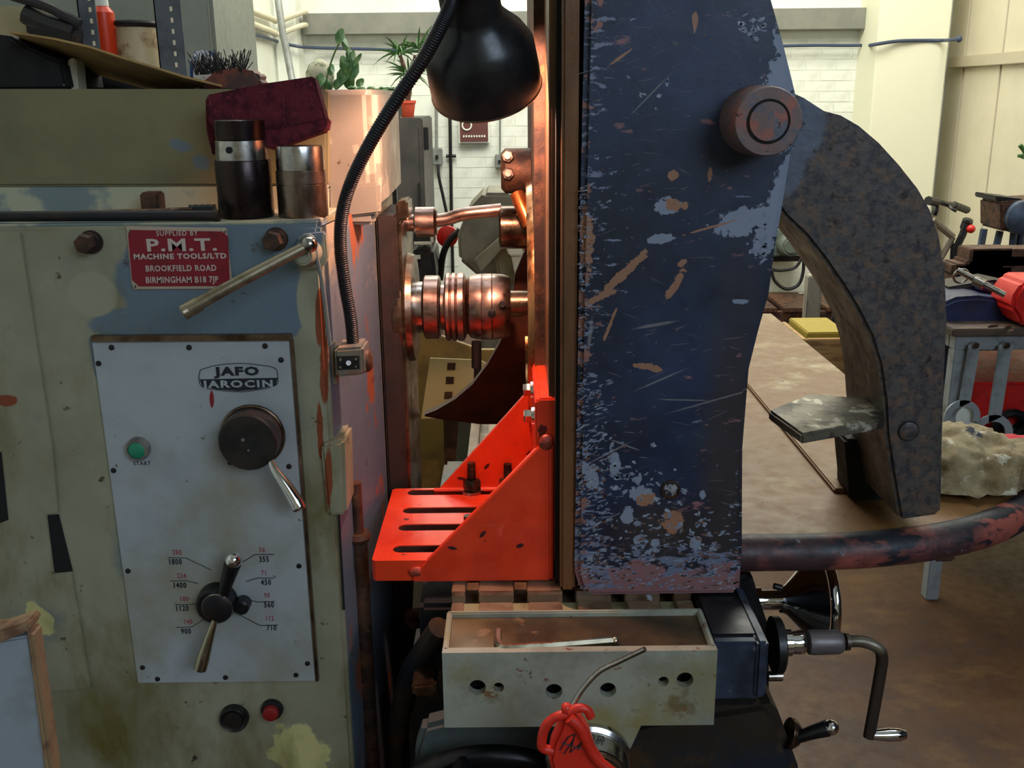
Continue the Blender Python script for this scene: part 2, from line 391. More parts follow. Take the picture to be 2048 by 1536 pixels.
solo('stone_ornament', 'mottled rounded ornament beside the leafy plant', 'ornament', lathe(c, (0, 0, 1), [(0, .045), (.03, .062), (.08, .062), (.115, .045), (.135, .015), (.137, .002)], 18), mat('mottled', (150, 148, 128), [((80, 92, 60), 'n', 30, .5, .6), ((176, 160, 140), 'n', 20, .6, .7)], .8))

# ================================================================== LEFT SHELVING BEHIND THE MACHINE
rk = thing('shelving_rack', 'grey slotted angle shelving rack behind the milling machine', 'shelving', (-1.3, 2.7, 0))
m_rack = mat('rack_grey', (84, 90, 98), [((60, 64, 70), 'n', 12, .5, .7)], .5, .3)
for (pa, pb) in ((312, 366), (160, 196)):
    xa, xb = PY(pa, 60, 2.6).x, PY(pb, 60, 2.6).x
    up = part('upright', [box(xa, xb, 2.6, 2.603, 0, 2.1), box(xa, xa+.003, 2.6, 2.64, 0, 2.1)], m_rack, rk)
    part('slot', [box((xa+xb)/2+.006, (xa+xb)/2+.012, 2.598, 2.6, 1.45+i*.026, 1.461+i*.026) for i in range(12)], m_cream, up, kind='stuff')
part('shelf', box(-1.55, PY(362, 60, 2.6).x, 2.6, 3.0, 1.50, 1.515), m_rack, rk, .002)
part('shelf', box(-1.55, PY(362, 60, 2.6).x, 2.6, 3.0, .95, .965), m_rack, rk, .002)
xr_ = PY(432, 90, 3.1).x
lk = thing('steel_cupboard', 'plain grey green steel cupboard behind the shelving rack', 'cupboard', (xr_-.4, 3.3, 0))
m_lock = mat('cupboard_grey', (134, 140, 128), [((118, 124, 114), 'n', 4, .4, .7)], .5)
part('body', box(-1.6, xr_, 3.1, 3.6, .04, 2.3), m_lock, lk, .006); part('plinth', box(-1.58, xr_-.02, 3.12, 3.58, 0, .04), m_dark, lk)
part('door', box(-1.58, xr_-.01, 3.085, 3.1, .1, 2.25), m_lock, lk, .004)
sx = PY(210, 60, 2.68).x
bt = thing('red_bottle', 'orange red plastic bottle with a white cap on the rack shelf', 'bottle', (sx, 2.68, 1.515))
part('body', lathe((sx, 2.68, 1.515), (0, 0, 1), [(0, .024), (.004, .027), (.2, .027), (.215, .015)], 20), mat('orange_red', (214, 60, 22), (), .4), bt)
part('cap', lathe((sx, 2.68, 1.73), (0, 0, 1), [(0, .016), (.03, .014)], 14), m_white, bt)
sx = PY(272, 60, 2.72).x
pb_ = thing('grease_pot', 'stained beige grease pot with a dark rim beside the red bottle', 'pot', (sx, 2.72, 1.515))
part('body', lathe((sx, 2.72, 1.515), (0, 0, 1), [(0, .062), (.003, .066), (.165, .054), (.165, .05), (.02, .05)], 28), mat('pot_stained', (176, 160, 126), [((120, 84, 50), 'n', 18, .5, .66), ((90, 70, 50), 'n', (30, 30, 8), .6, .7)], .5), pb_)
part('rim', torus((sx, 2.72, 1.69), (0, 0, 1), .053, .007, 28, 8), m_dark, pb_)
sx = PY(20, 30, 2.7).x
solo('cardboard_box', 'tan cardboard box at the left end of the rack shelf', 'box', box(PY(-60, 30, 2.7).x, PY(50, 30, 2.7).x, 2.7, 2.9, 1.515, PY(20, 12, 2.7).z), mat('card_tan', (150, 140, 108), [((120, 108, 80), 'n', 9, .5, .7)], .8), .004)
solo('tool_roll', 'dark bundle of tools hanging over the shelf edge beside the cardboard box', 'tools',
     [tube([PY(20, -10, 2.55), PY(90, 12, 2.55), PY(130, 32, 2.55), PY(160, 48, 2.55)], .012, 8), tube([PY(50, 28, 2.56), PY(100, 50, 2.56), PY(150, 66, 2.56)], .024, 8), tube([PY(60, 52, 2.56), PY(110, 62, 2.56), PY(160, 74, 2.56)], .02, 8)], m_dark)

# ================================================================== MILLING MACHINE
YF = 1.05; ZL = PY(300, 452, YF).z
MR = Vector((-.2, 1.3, 0))
mill = thing('milling_machine', 'large grey and beige horizontal milling machine with worn paint', 'machine', MR)
T = lambda n: None
be = (150, 146, 122)
blue = (96, 112, 122)
ell_blue = [E(420, 560, 178, 130, 0, YF), E(385, 648, 215, 40, 0, YF), E(540, 470, 110, 40, 0, YF), E(540, 600, 80, 90, 0, YF), E(205, 760, 12, 90, -8, YF)]
ell_beige = [E(185, 590, 50, 46, 0, YF), E(632, 590, 38, 90, 5, YF)]
m_col = mat('column_paint', be, [
    ((128, 124, 98), 'n', 5, .42, .64), ((108, 120, 118), 'n', 3.2, .56, .62),
    (blue, 'e', ell_blue, (.5, 18), .04), (be, 'e', ell_beige, (.35, 20), .05),
    ((196, 188, 128), 'e', [E(600, 1500, 60, 60, -30, YF), E(80, 1230, 22, 42, -20, YF)], (2.2, 22), .06),
    ((98, 88, 40), 'n', (9, 9, 4), .52, .72, 2, 1.05, .72, .12),
    ((128, 62, 32), 'e', [E(640, 640, 9, 60, 3, YF), E(648, 740, 9, 70, 3, YF), E(640, 860, 6, 60, 2, YF), E(660, 950, 8, 60, 4, YF), E(15, 800, 22, 12, 0, YF)], (1.1, 45), .1),
    ((60, 44, 34), 'n', 46, .66, .72)], .5, bump=.12, bscale=120, org=MR)
m_side = mat('column_side_paint', (150, 140, 122), [
    ((92, 104, 116), 'n', (3, 3, 6), .44, .5, 2, 1.36, 1.15, .25), ((150, 84, 56), 'n', (16, 16, 7), .57, .62), ((58, 44, 36), 'n', 40, .63, .72)], .5, bump=.15, bscale=90, org=MR)
XE = -.2
# column: front face and slanted right flank
colpoly = [(-1.0, YF), (XE, YF), (-.176, 1.30), (-.176, 1.52), (-1.0, 1.52)]
v, f = pz(colpoly, .12, ZL)
column = part('column', [(v, f)], m_col, mill, .004)
part('column_flank', prism([(XE+.0012, YF+.008, .13), (-.1755, 1.298, .13), (-.1755, 1.298, ZL-.004), (XE+.0012, YF+.008, ZL-.004)],
                      [(XE-.004, YF+.008, .13), (-.180, 1.298, .13), (-.180, 1.298, ZL-.004), (XE-.004, YF+.008, ZL-.004)]), m_side, mill, label='flank with blue grey and rusty paint')
part('base', box(-1.05, .35, .98, 1.75, 0, .12), m_dark, mill, .01)
# head housing
ZT = PY(600, 180, 1.2).z
XH = PY(756, 300, 1.2).x
m_head = mat('head_paint', (138, 132, 118), [((122, 116, 102), 'n', 6, .4, .65), ((164, 154, 134), 'n', 11, .58, .60), ((70, 54, 40), 'n', 40, .67, .72)], .42, bump=.15, bscale=80, org=MR)
part('head_housing', pz([(-1.0, 1.2), (XH-.01, 1.2), (XH, 1.21), (XH, 1.285), (XH-.006, 1.50), (-1.0, 1.5)], ZL, ZT), m_head, mill, .006)
part('head_block', pix([(655, 372), (757, 366), (760, 428), (656, 440)], 1.185, .02), m_head, mill, .003)
m_olive = mat('olive_cover', (122, 114, 80), [((104, 98, 70), 'n', 7, .4, .65), ((98, 112, 120), 'e', [E(360, 292, 24, 12, 20, 1.18), E(400, 325, 20, 14, 20, 1.18)], (.9, 40), .2)], .45, org=MR)
part('head_cover', pix([(-140, 178), (655, 178), (655, 372), (-140, 374)], 1.182, .02), m_olive, mill, .003)
m_strip = mat('ledge_strip', (168, 166, 140), [((116, 128, 126), 'n', 9, .5, .56), ((128, 112, 80), 'n', 14, .6, .68)], .5, org=MR)
part('ledge_strip', pix([(-140, 376), (655, 374), (655, 432), (-140, 432)], 1.172, .03), m_strip, mill, .003)
part('ledge_top', box(-1.0, XE-.002, YF+.004, 1.2, ZL, ZL+.003), m_strip, mill, .001)
part('top_step', [pix([(657, 430), (748, 424), (750, 450), (657, 450)], 1.188, .014)], m_head, mill, .004)
# slideways
m_way = mat('slideway_face', (46, 30, 22), [((28, 20, 16), 'n', 18, .45, .65)], .6, 0)
zt = PY(775, 432, 1.30).z
part('slideway', box(PY(754, 500, 1.30).x, PY(795, 500, 1.30).x, 1.30, 1.45, .12, zt), m_way, mill, .003)
part('slideway_edge', box(PY(795, 500, 1.30).x, PY(801, 500, 1.30).x+.001, 1.305, 1.46, .12, zt-.01), m_bsteel, mill, .002, label='bright machined edge of the slideway')
SP = PY(900, 614, 1.38); SPZ = SP.z; SY = 1.38
def sx_(p): return PY(p, 614, SY).x
part('spindle_flange', lathe((sx_(795), SY, SPZ), (1, 0, 0), [(.002, .082), (.014, .082), (.018, .076), (.026, .074), (.028, .052)], 56), m_bsteel, mill)
part('column_top_bracket', [pix([(790, 405), (815, 400), (818, 440), (792, 445)], 1.32, .06)], m_bsteel, mill, .003)
sn = part('spindle_nose', lathe((sx_(818), SY, SPZ), (1, 0, 0), [(0, .045), (.004, .045), (.004, .036), (sx_(847)-sx_(818), .036)], 48), m_steel, mill)
m_coppery = mat('tool_steel', (178, 150, 138), [((104, 84, 76), 'n', (20, 60, 60), .45, .7)], .33, 1.0)
part('adjusting_ring', [lathe((sx_(849), SY, SPZ), (1, 0, 0), [(0, .042), (.002, .0445), (sx_(881)-sx_(849)-.002, .0445), (sx_(881)-sx_(849), .042)], 48)], m_coppery, mill)
part('adjusting_ring', [lathe((sx_(892), SY, SPZ), (1, 0, 0), [(-.006, .032), (0, .032), (0, .046), (.002, .048), (.006, .048), (.008, .046), (.010, .048), (.014, .048), (.016, .0455), (.018, .048), (sx_(931)-sx_(892)-.002, .048), (sx_(931)-sx_(892), .044), (sx_(934)-sx_(892), .04)], 48)], m_coppery, mill)
hb = part('boring_head', lathe((sx_(935), SY, SPZ), (1, 0, 0), [(0, .038), (.004, .0435), (.012, .0455), (.02, .0462), (.0205, .0452), (.022, .0462), (.034, .0462), (.0345, .0452), (.036, .0462), (.05, .045), (.058, .042), (sx_(1020)-sx_(935), .0405), (sx_(1020)-sx_(935)+.001, .02)], 56), m_coppery, mill)
part('set_screw', [hexnut((sx_(985), SY-.047, SPZ), (0, -1, 0), .006, .003), hexnut((sx_(1005), SY-.045, SPZ+.012), (0, -1, .2), .005, .003)], m_dark, hb)
part('boring_bar', [lathe((sx_(1018), SY, SPZ+.004), (1, 0, 0), [(0, .018), (.05, .018), (.05, .016), (.1, .016)], 24)], m_bsteel, hb)
part('drive_pin', cyl(PY(953, 683, SY-.03), PY(953, 735, SY-.03), .007), m_dark, hb)
# coolant pipe, clamp block, nozzle
Yc = 1.42
part('coolant_pipe', [lathe(PY(800, 446, Yc), (1, 0, 0), [(0, .012), (.02, .012)], 16), lathe(PY(832, 444, Yc), (1, 0, 0), [(0, .021), (.026, .021), (.03, .017)], 20),
     tube([PY(868, 442, Yc), PY(895, 438, Yc), PY(930, 428, Yc), PY(1003, 420, Yc)], .0095, 12)], m_coppery, mill)
part('pipe_joint', lathe(PY(998, 455, Yc), (1, 0, 0), [(0, .026), (.003, .03), (.052, .03), (.054, .026)], 32), m_bsteel, mill)
cb = part('clamp_block', [lathe(PY(1002, 342, Yc), (1, 0, .0), [(0, .024), (.006, .031), (.045, .031), (.05, .026)], 28)], m_rust, mill)
for (a, b_) in ((1015, 312), (1016, 347)):
    part('bolt', [hexnut(PY(a, b_, Yc-.028), (0, -1, 0), .0085, .008), cyl(PY(a, b_, Yc-.036), PY(a, b_, Yc-.044), .0042)], m_coppery, cb)
part('clamp_arm', pix([(1048, 350), (1076, 350), (1076, 500), (1060, 500), (1050, 430)], Yc, .03), m_rust, cb, .003)
m_cop = mat('copper', (226, 128, 72), [((180, 96, 56), 'n', 30, .45, .7)], .3, .9)
noz = part('coolant_nozzle', [tube([PY(1034, 388, 1.36), PY(1045, 415, 1.35), PY(1060, 452, 1.34)], .0098, 14, 3), torus(PY(1048, 426, 1.35), PY(1060, 452, 1.34)-PY(1034, 388, 1.36), .0098, .0012, 20, 6)], m_cop, mill)
part('nozzle_tip', tube([PY(1060, 450, 1.34), PY(1071, 480, 1.35), PY(1080, 520, 1.36)], lambda t: .006-.003*t, 10), m_bsteel, noz)
# control panel
m_panel = mat('panel_paint', (164, 168, 170), [((146, 150, 150), 'n', 5, .45, .65), ((140, 134, 108), 'n', (6, 6, 6), .58, .8, 2, 1.25, .9, .14), ((130, 30, 34), 'e', [E(424, 798, 4.5, 18, 4, YF-.004)], (.3, 60), .1), ((90, 78, 60), 'n', 90, .68, .74)], .42, bump=.05, org=MR)
pcor = [(183, 684), (580, 681), (632, 1363), (275, 1367)]
panel = part('control_panel', pix(pcor, YF-.005, .008), m_panel, mill, .0012)
part('panel_trim', [pix([(182, 672), (582, 669), (583, 681), (183, 684)], YF-.007, .008), pix([(580, 681), (585, 681), (637, 1363), (632, 1363)], YF-.007, .008)], m_bsteel, mill)
for (a, b_) in ((223, 695), (378, 695), (530, 692), (562, 720), (197, 727), (227, 941), (256, 1142), (285, 1335), (315, 1358), (451, 1355), (592, 1350), (615, 1327), (598, 1132), (578, 933), (460, 925)):
    c = PY(a, b_, YF-.005); part('screw', lathe(c, (0, -1, 0), [(0, .0032), (.001, .0028), (.0014, .001)], 12), m_dark, panel)
m_ink = mat('black_print', (22, 26, 34), (), .5); m_rink = mat('red_print', (150, 66, 76), (), .5)
for (a, b_, s1, s2) in ((350, 1124, '1800', '280'), (359, 1171, '1400', '224'), (364, 1217, '1120', '180'), (372, 1263, '900', '140'), (528, 1119, '355', '56'), (532, 1165, '450', '71'), (538, 1210, '560', '90'), (543, 1256, '710', '112')):
    sh = 6 if a > 440 else -2
    text('speed_number', s1, .0098, PY(a, b_, YF-.0053), m_ink, panel, .72, .0002, 1.15)
    text('speed_number', s2, .0088, PY(a-sh+2, b_-19, YF-.0053), m_rink, panel, .72, .0001, 1.15)
def ln(pts): 
    gs = []
    for (p, q) in zip(pts[:-1], pts[1:]): gs.append(cyl(PY(*p, YF-.0053), PY(*q, YF-.0053), .00045, n=5))
    return gs
part('dial_line', sum([ln(q) for q in ([(335, 1115), (372, 1116), (422, 1140)], [(340, 1162), (372, 1161), (396, 1167)], [(350, 1209), (385, 1209), (402, 1203)], [(352, 1255), (384, 1254), (408, 1238)],
     [(548, 1109), (510, 1109), (485, 1124)], [(548, 1156), (515, 1156), (492, 1163)], [(550, 1203), (515, 1204), (500, 1200)], [(556, 1250), (520, 1251), (476, 1228)])], []), m_ink, panel)
text('lettering', 'START', .0065, PY(284, 927, YF-.0053), m_ink, panel, .9, 0, 1.2)
# maker's badge
def BP(x, y, d=.0): return PY(380+x/9.309, 710+y/9.307, YF-.0055-d)
badge = part('badge', [tube([BP(x, y) for x, y in ((190, 275), (500, 190), (900, 155), (1250, 180), (1570, 240), (1630, 380), (1600, 560), (1250, 650), (900, 685), (500, 650), (230, 590), (165, 440), (190, 275))], .0004, 6, 4)], m_ink, panel)
bpoly = [(180, 455), (1630, 425), (1600, 560), (1250, 640), (900, 672), (500, 640), (230, 580)]
part('badge_band', prism([BP(*p) for p in bpoly], [BP(*p)+Vector((0, .0004, 0)) for p in bpoly]), m_ink, badge)
text('badge_lettering', 'JAFO', .0128, BP(880, 310), m_ink, badge, 1.5, .0006, 1.15)
text('badge_lettering', 'JAROCIN', .0108, BP(900, 545, .0006), m_panel, badge, 1.5, .0004, 1.2)
# green button
c = PY(278, 896, YF-.005)
gb = part('button', lathe(c, (0, -1, 0), [(0, .0135), (.006, .013), (.009, .0115), (.009, .0095), (.005, .0092)], 28), m_steel, panel, label='chrome ringed green start button')
part('button_cap', lathe(c, (0, -1, 0), [(.003, .0093), (.008, .0093), (.009, .008)], 24), mat('green_plastic', (34, 130, 96), (), .4), gb)
# big black knob with handle
c = PY(508, 868, YF-.005)
kn = part('selector_knob', lathe(c, (0, -1, 0), [(0, .034), (.004, .034), (.004, .0328), (.028, .0318), (.03, .030), (.0302, .002)], 48), mat('knob_black', (40, 34, 30), [((20, 18, 18), 'n', 40, .45, .6)], .45), panel)
part('knob_rim', torus(c+Vector((0, -.005, 0)), (0, 1, 0), .0335, .0022, 48, 8), m_bsteel, kn)
part('knob_pin', [cyl(c+Vector((-.004, -.03, .004)), c+Vector((-.004, -.0315, .004)), .002, n=10), cyl(c+Vector((.001, -.03, -.008)), c+Vector((.001, -.0315, -.008)), .0014, n=10)], m_steel, kn)
part('handle', tube([PY(541, 922, YF-.03), PY(552, 943, YF-.033), PY(570, 968, YF-.036), PY(590, 1000, YF-.04), PY(600, 1019, YF-.042)], lambda t: .0038+.0042*min(1, t*1.3)-(.001 if t > .97 else 0), 16), m_chrome, kn, label='chrome handle')
# lower speed selector
c = PY(437, 1200, YF-.005); cf = PY(437, 1212, YF-.03)
sk = part('speed_selector', [lathe(c, (0, -1, 0), [(0, .023), (.016, .0215), (.018, .019)], 36), lathe(cf, (0, -1, -.05), [(-.012, .017), (.006, .017), (.008, .014), (.0082, .001)], 32)], m_dark, panel)
part('knob_rim', torus(cf+Vector((0, -.005, 0)), (0, 1, .05), .0168, .0012, 36, 6), m_steel, sk)
part('selector_stop', lathe(PY(488, 1204, YF-.008), (0, -1, 0), [(0, .009), (.014, .009), (.016, .007)], 16), m_black, sk)
part('selector_arm', [tube([PY(446, 1190, YF-.03), PY(455, 1160, YF-.034), PY(465, 1128, YF-.038)], lambda t: .006+.0035*t, 14)], m_black, sk)
part('ball_end', ball(PY(467, 1120, YF-.040), .0095, 12), m_chrome, sk)
part('handle', tube([PY(430, 1240, YF-.034), PY(420, 1270, YF-.036), PY(408, 1310, YF-.038), PY(400, 1338, YF-.039)], lambda t: .0032+.0045*min(1, t*1.4), 16), mat('worn_chrome', (176, 172, 150), (), .2, 1.0), sk)
# buttons below the panel
c = PY(470, 1433, YF); b1 = part('button', [lathe(c, (0, -1, 0), [(0, .0175), (.008, .0168), (.01, .015), (.008, .012)], 32)], m_black, mill, label='round black push button')
part('button_cap', lathe(c, (0, -1, 0), [(0, .0118), (.009, .011)], 20), m_dark, b1)
c = PY(545, 1417, YF); b2 = part('button', lathe(c, (0, -1, 0), [(0, .0135), (.005, .013), (.007, .0115)], 28), m_dark, mill, label='small red push button in a dark ring')
part('button_cap', lathe(c, (0, -1, 0), [(.004, .0098), (.013, .009), (.014, .007)], 20), mat('dull_red', (140, 26, 26), (), .45), b2)
# left cover plate with seams, slot
m_cover = m_col
part('side_cover', [pix([(-160, 470), (41, 466), (106, 895), (117, 1026), (93, 1030), (108, 1148), (144, 1144), (183, 1376), (90, 1386), (60, 1388), (-120, 1392)], YF-.003, .006)], m_cover, mill, .001)
part('cover_slot', pix([(93, 1031), (117, 1029), (145, 1143), (108, 1146)], YF-.0012, .004), m_groove, mill)
part('cover_slot', pix([(-20, 900), (2, 905), (16, 1040), (-10, 1050)], YF-.0042, .002), m_groove, mill)
part('column_seam', [pix([(668, 880), (671, 880), (690, 1220), (686, 1220)], YF-.0006, .002)], m_groove, mill)
# name plate
NP = [(251, 453), (452, 456), (466, 578), (264, 579)]
m_npw = mat('plate_metal', (188, 168, 150), (), .4, .4)
npl = part('name_plate', pix(NP, YF-.003, .003), m_npw, mill, .0008)
m_npr = mat('plate_red', (128, 14, 34), [((104, 14, 22), 'n', 30, .5, .7)], .4)
part('plate_face', pix([(262, 460), (445, 463), (456, 474), (459, 562), (450, 572), (278, 573), (264, 560), (256, 470)], YF-.0036, .001), m_npr, npl)
for a, b_ in ((257, 462), (448, 463), (268, 573)): part('rivet', lathe(PY(a, b_, YF-.0036), (0, -1, 0), [(0, .0022), (.0012, .0012)], 10), m_steel, npl)
m_npt = mat('plate_lettering', (190, 172, 160), (), .5)
def NT(s, x, y, size, xs, off, sp): text('lettering', s, size, PY(x, y, YF-.0040), m_npt, npl, xs, off, sp)
NT('SUPPLIED BY', 354, 467, .0072, .95, .0001, 1.15)
NT('P.M.T.', 363, 491, .0178, 1.5, .0005, 1.1)
NT('MACHINE TOOLS/LTD', 360, 513, .0075, 1.15, .0003, 1.16)
NT('BROOKFIELD ROAD', 362, 537, .0088, .86, .0002, 1.12)
NT('BIRMINGHAM B18 7JP', 364, 560, .0092, .82, .0002, 1.08)
m_lev = mat('lever_steel', (150, 138, 112), [((100, 88, 66), 'n', 40, .45, .65)], .35, .7)
# bolts and clamp lever
for a, b_ in ((183, 484), (553, 478)):
    c = PY(a, b_, YF); bo = part('bolt_boss', lathe(c, (0, -1, 0), [(0, .0125), (.002, .0125), (.002, .0105), (.008, .0105)], 20), m_rust, mill)
    part('bolt_head', hexnut(c+Vector((-.001, -.008, 0)), (0, -1, 0), .0105, .012), m_rust, bo)
lv = part('clamp_lever', tube([PY(618, 490, 1.0), PY(560, 520, .99), PY(440, 584, .97), PY(366, 626, .96)], lambda t: .0055+.0012*t, 14, 4), m_lev, mill, label='steel clamp lever')
part('lever_ball', ball(PY(618, 489, 1.0), .0085, 10), m_steel, lv)
part('lever_knob', tube([PY(400, 607, .966), PY(384, 616, .964), PY(366, 626, .96)], .0078, 14, 2), m_lev, lv)
part('lever_boss', [lathe(PY(622, 500, YF), (0, -1, 0), [(0, .015), (.02, .014), (.045, .009)], 24), pix([(600, 470), (650, 465), (655, 520), (645, 535), (605, 540)], YF-.012, .014)], m_col, mill, .002)
part('wire_hook', tube([PY(600, 478, 1.03), PY(615, 471, 1.02), PY(628, 480, 1.02), PY(632, 510, 1.02), PY(645, 570, 1.03), PY(660, 690, 1.045)], .0022, 8), m_grey, mill)
# pads and pipe on the lower flank
part('edge_pad', pix([(640, 890), (688, 880), (693, 1030), (655, 1034)], YF-.01, .06), m_col, mill, .004)
xpipe = PY(712, 1000, 1.12).x
part('lift_screw', [cyl((xpipe, 1.12, PY(712, 965, 1.12).z), (xpipe, 1.12, .13), .0075, n=16), lathe((xpipe, 1.12, PY(712, 1082, 1.12).z), (0, 0, 1), [(0, .013), (.006, .016), (.012, .014), (.012, .008)], 20), cyl((xpipe, 1.12, PY(712, 1084, 1.12).z), (xpipe, 1.12, .13), .011, n=16)], m_rust, mill)
# knee, saddle
m_knee = mat('knee_oily', (52, 44, 36), [((34, 42, 54), 'n', 8, .45, .6), ((72, 54, 32), 'n', 14, .55, .66), ((90, 96, 96), 'n', 40, .68, .74)], .42, .2, bump=.2)
part('knee', box(-.137, .27, 1.10, 1.52, .12, .80), m_knee, mill, .012)
part('knee_apron', pix([(1240, 1455), (1300, 1440), (1535, 1405), (1560, 1430), (1600, 1540), (1620, 1700), (1180, 1700)], .985, .12), m_knee, mill, .01)
part('saddle', [box(-.10, .25, 1.06, 1.6, .80, .875), box(-.115, .265, 1.08, 1.58, .86, .915)], m_knee, mill, .006)
m_apg = mat('guard_grey', (84, 92, 90), [((54, 60, 66), 'n', 9, .45, .6), ((72, 62, 44), 'n', 12, .58, .68)], .5)
part('front_guard', pix([(845, 1455), (905, 1440), (1110, 1436), (1200, 1450), (1230, 1560), (1230, 1750), (820, 1750), (830, 1500)], .965, .03), m_apg, mill, .006)
part('guard_ring', [torus(PY(985, 1650, .955), (0, 1, .25), 205*SZ(1650, .955), .012, 56, 10)], m_black, mill)
hw = part('handwheel', [torus(PY(985, 1650, .90), (0, 1, .25), 150*SZ(1650, .9), .009, 56, 12), lathe(PY(985, 1650, .97), (0, -1, -.25), [(0, .03), (.05, .022), (.075, .02)], 24)] +
     [cyl(PY(985, 1650, .92), PY(985+145*math.cos(a), 1650-145*math.sin(a), .90), .006) for a in (.6, 2.6, 4.7)], m_black, mill)
part('wheel_grip', lathe(PY(925, 1520, .90), (0, -1, -.2), [(0, .006), (.01, .01), (.05, .008)], 16), m_black, hw)
# vertical scale and rods left of the table
part('scale', pix([(828, 1160), (856, 1162), (848, 1245), (824, 1240)], 1.2, .006), m_cream, mill, .001)
part('guide_rail', [pix([(862, 1160), (880, 1160), (866, 1300), (850, 1300)], 1.16, .02)], m_rust, mill, .002)
part('tie_rod', [tube([PY(880, 1255, 1.03), PY(850, 1300, 1.05), PY(820, 1350, 1.1), PY(800, 1440, 1.12), PY(790, 1560, 1.14)], .014, 14)], m_knee, mill)
part('trip_dog', pix([(822, 1372), (872, 1368), (872, 1392), (826, 1396)], 1.0, .04), m_bsteel, mill, .003)
part('trip_dog', pix([(806, 1240), (838, 1236), (846, 1256), (822, 1264)], 1.12, .03), m_bsteel, mill, .003)
# table with T slots
TZ = PZ(1000, 1160, .959).z; TZ = .959
x0 = PY(885, 1304, .90).x; x1 = PY(1432, 1304, .90).x
m_tbl = mat('table_iron', (140, 114, 90), [((104, 80, 60), 'n', 14, .45, .62), ((170, 150, 122), 'n', (8, 30, 8), .6, .7)], .36, .25, bump=.1)
slots = [PZ(940, 1228, .959).x, PZ(1042, 1228, .959).x, 0, 0, 0]
pitch = slots[1]-slots[0]
slots = [slots[0]+pitch*i for i in range(5)]
sw = .0078
tb = part('table', box(x0+.002, x1-.002, 1.03, 1.95, .895, .935), m_tbl, mill, .002)
edges = [x0+.002] + [e for s_ in slots for e in (s_-sw, s_+sw)] + [x1-.002]
for i in range(0, len(edges), 2):
    if edges[i+1]-edges[i] > .004:
        part('table_rail', [box(edges[i], edges[i+1], 1.03, 1.95, .935, .959)], m_tbl, tb, .0012)
        part('trough_block', [box(edges[i]+.001, edges[i+1]-.001, .982, 1.022, .90, .950)], m_tbl, tb, .001)
part('table_front_edge', [box(edges[i]+.001, edges[i+1]-.001, 1.0285, 1.03, .9545, .9592) for i in range(0, len(edges), 2) if edges[i+1]-edges[i] > .004], m_steel, tb, kind='stuff')
part('trough_floor', box(x0+.002, x1-.002, .975, 1.03, .89, .944), mat('trough_cream', (150, 146, 110), [((90, 78, 50), 'n', 20, .5, .65)], .5), tb)
# tray with rim (open box) and holed end plate
m_tray = mat('tray_paint', (156, 158, 142), [((130, 130, 116), 'n', 12, .45, .62), ((84, 70, 54), 'n', 22, .60, .68), ((112, 64, 40), 'n', (30, 30, 50), .66, .70, 0, .05, .2, .05), ((70, 62, 50), 'n', 90, .66, .72), ((140, 130, 84), 'n', 9, .55, .75, 2, .92, .86, .1)], .48, bump=.12, org=MR)
m_trayin = mat('tray_inside', (112, 90, 58), [((70, 58, 42), 'n', 8, .42, .6), ((140, 110, 80), 'n', 30, .64, .7)], .4, .4)
zB = PY(1100, 1445, .9).z
holes = [(955, 1375, 17), (997, 1375, 11), (1108, 1383, 17), (1216, 1380, 16.5), (1327, 1363, 11), (1370, 1360, 17)]
tr = part('table_tray', [box(x0, x1, .974, .980, .905, .963), box(x0, x0+.006, .9, .978, .905, .963), box(x1-.006, x1, .9, .978, .905, .963)], m_tray, tb, .0015)
part('tray_floor', box(x0+.004, x1-.004, .9, .976, .945, .957), m_trayin, tr)
xs_ = [x0, PY(976, 1370, .9).x, PY(1050, 1370, .9).x, PY(1160, 1370, .9).x, PY(1290, 1370, .9).x, PY(1348, 1370, .9).x, x1]
gs = []
for i, (a, b_, r) in enumerate(holes):
    gs.append(holed([(xs_[i], .893, zB), (xs_[i+1], .893, zB), (xs_[i+1], .893, .963), (xs_[i], .893, .963)], PY(a, b_, .893), r*SZ(b_, .893), 28, Vector((0, .010, 0))))
part('end_plate', gs, m_tray, tr, smooth=False)
part('plate_backing', box(x0+.004, x1-.004, .915, .93, zB+.004, .93), m_groove, tr)
part('plate_lobe', pix([(1110, 1440), (1290, 1440), (1262, 1500), (1235, 1540), (1150, 1540), (1120, 1500)], .895, .012), m_tray, tr, .003)
# right hand side bracket and dark block
m_bg = mat('blue_grey_iron', (72, 84, 104), [((44, 50, 64), 'n', 10, .45, .62), ((110, 112, 110), 'n', 50, .66, .72)], .42, .3, bump=.1)
xq = PY(1536, 1290, .92).x
part('end_bracket', box(x1+.001, xq-.006, .92, .934, PY(1480, 1400, .92).z, .955), m_bg, tb, .003)
part('end_bracket_rib', box(xq-.012, xq, .915, 1.04, PY(1480, 1392, .92).z, .958), m_bg, tb, .003)
part('end_block', box(x1+.001, xq-.004, .934, 1.22, .87, .956), m_black, tb, .003)
# cross feed crank
cy = 1.0; c0 = PY(1546, 1290, cy)
def cx(p, yy=1290): return PY(p, yy, cy).x
ck = part('crank_handle', [lathe((cx(1690), cy, c0.z+.003), (1, 0, 0), [(0, .010), (.004, .0095)], 16),
    tube([PY(1690, 1283, cy), PY(1725, 1283, cy), PY(1755, 1295, cy-.002), PY(1764, 1315, cy-.003), PY(1760, 1350, cy-.004), PY(1738, 1474, cy-.01)], .0068, 14, 6)], mat('crank_iron', (70, 58, 50), [((150, 140, 120), 'n', 8, .5, .7, 2, .88, .93, .35)], .4, .5, org=MR), mill)
part('crank_sleeve', lathe((cx(1616), cy, c0.z+.003), (1, 0, 0), [(0, .0135), (.004, .0142), (.034, .0135), (.038, .0115)], 24), mat('sleeve_grey', (120, 112, 112), [((70, 62, 62), 'n', 30, .5, .65)], .5, .5), ck)
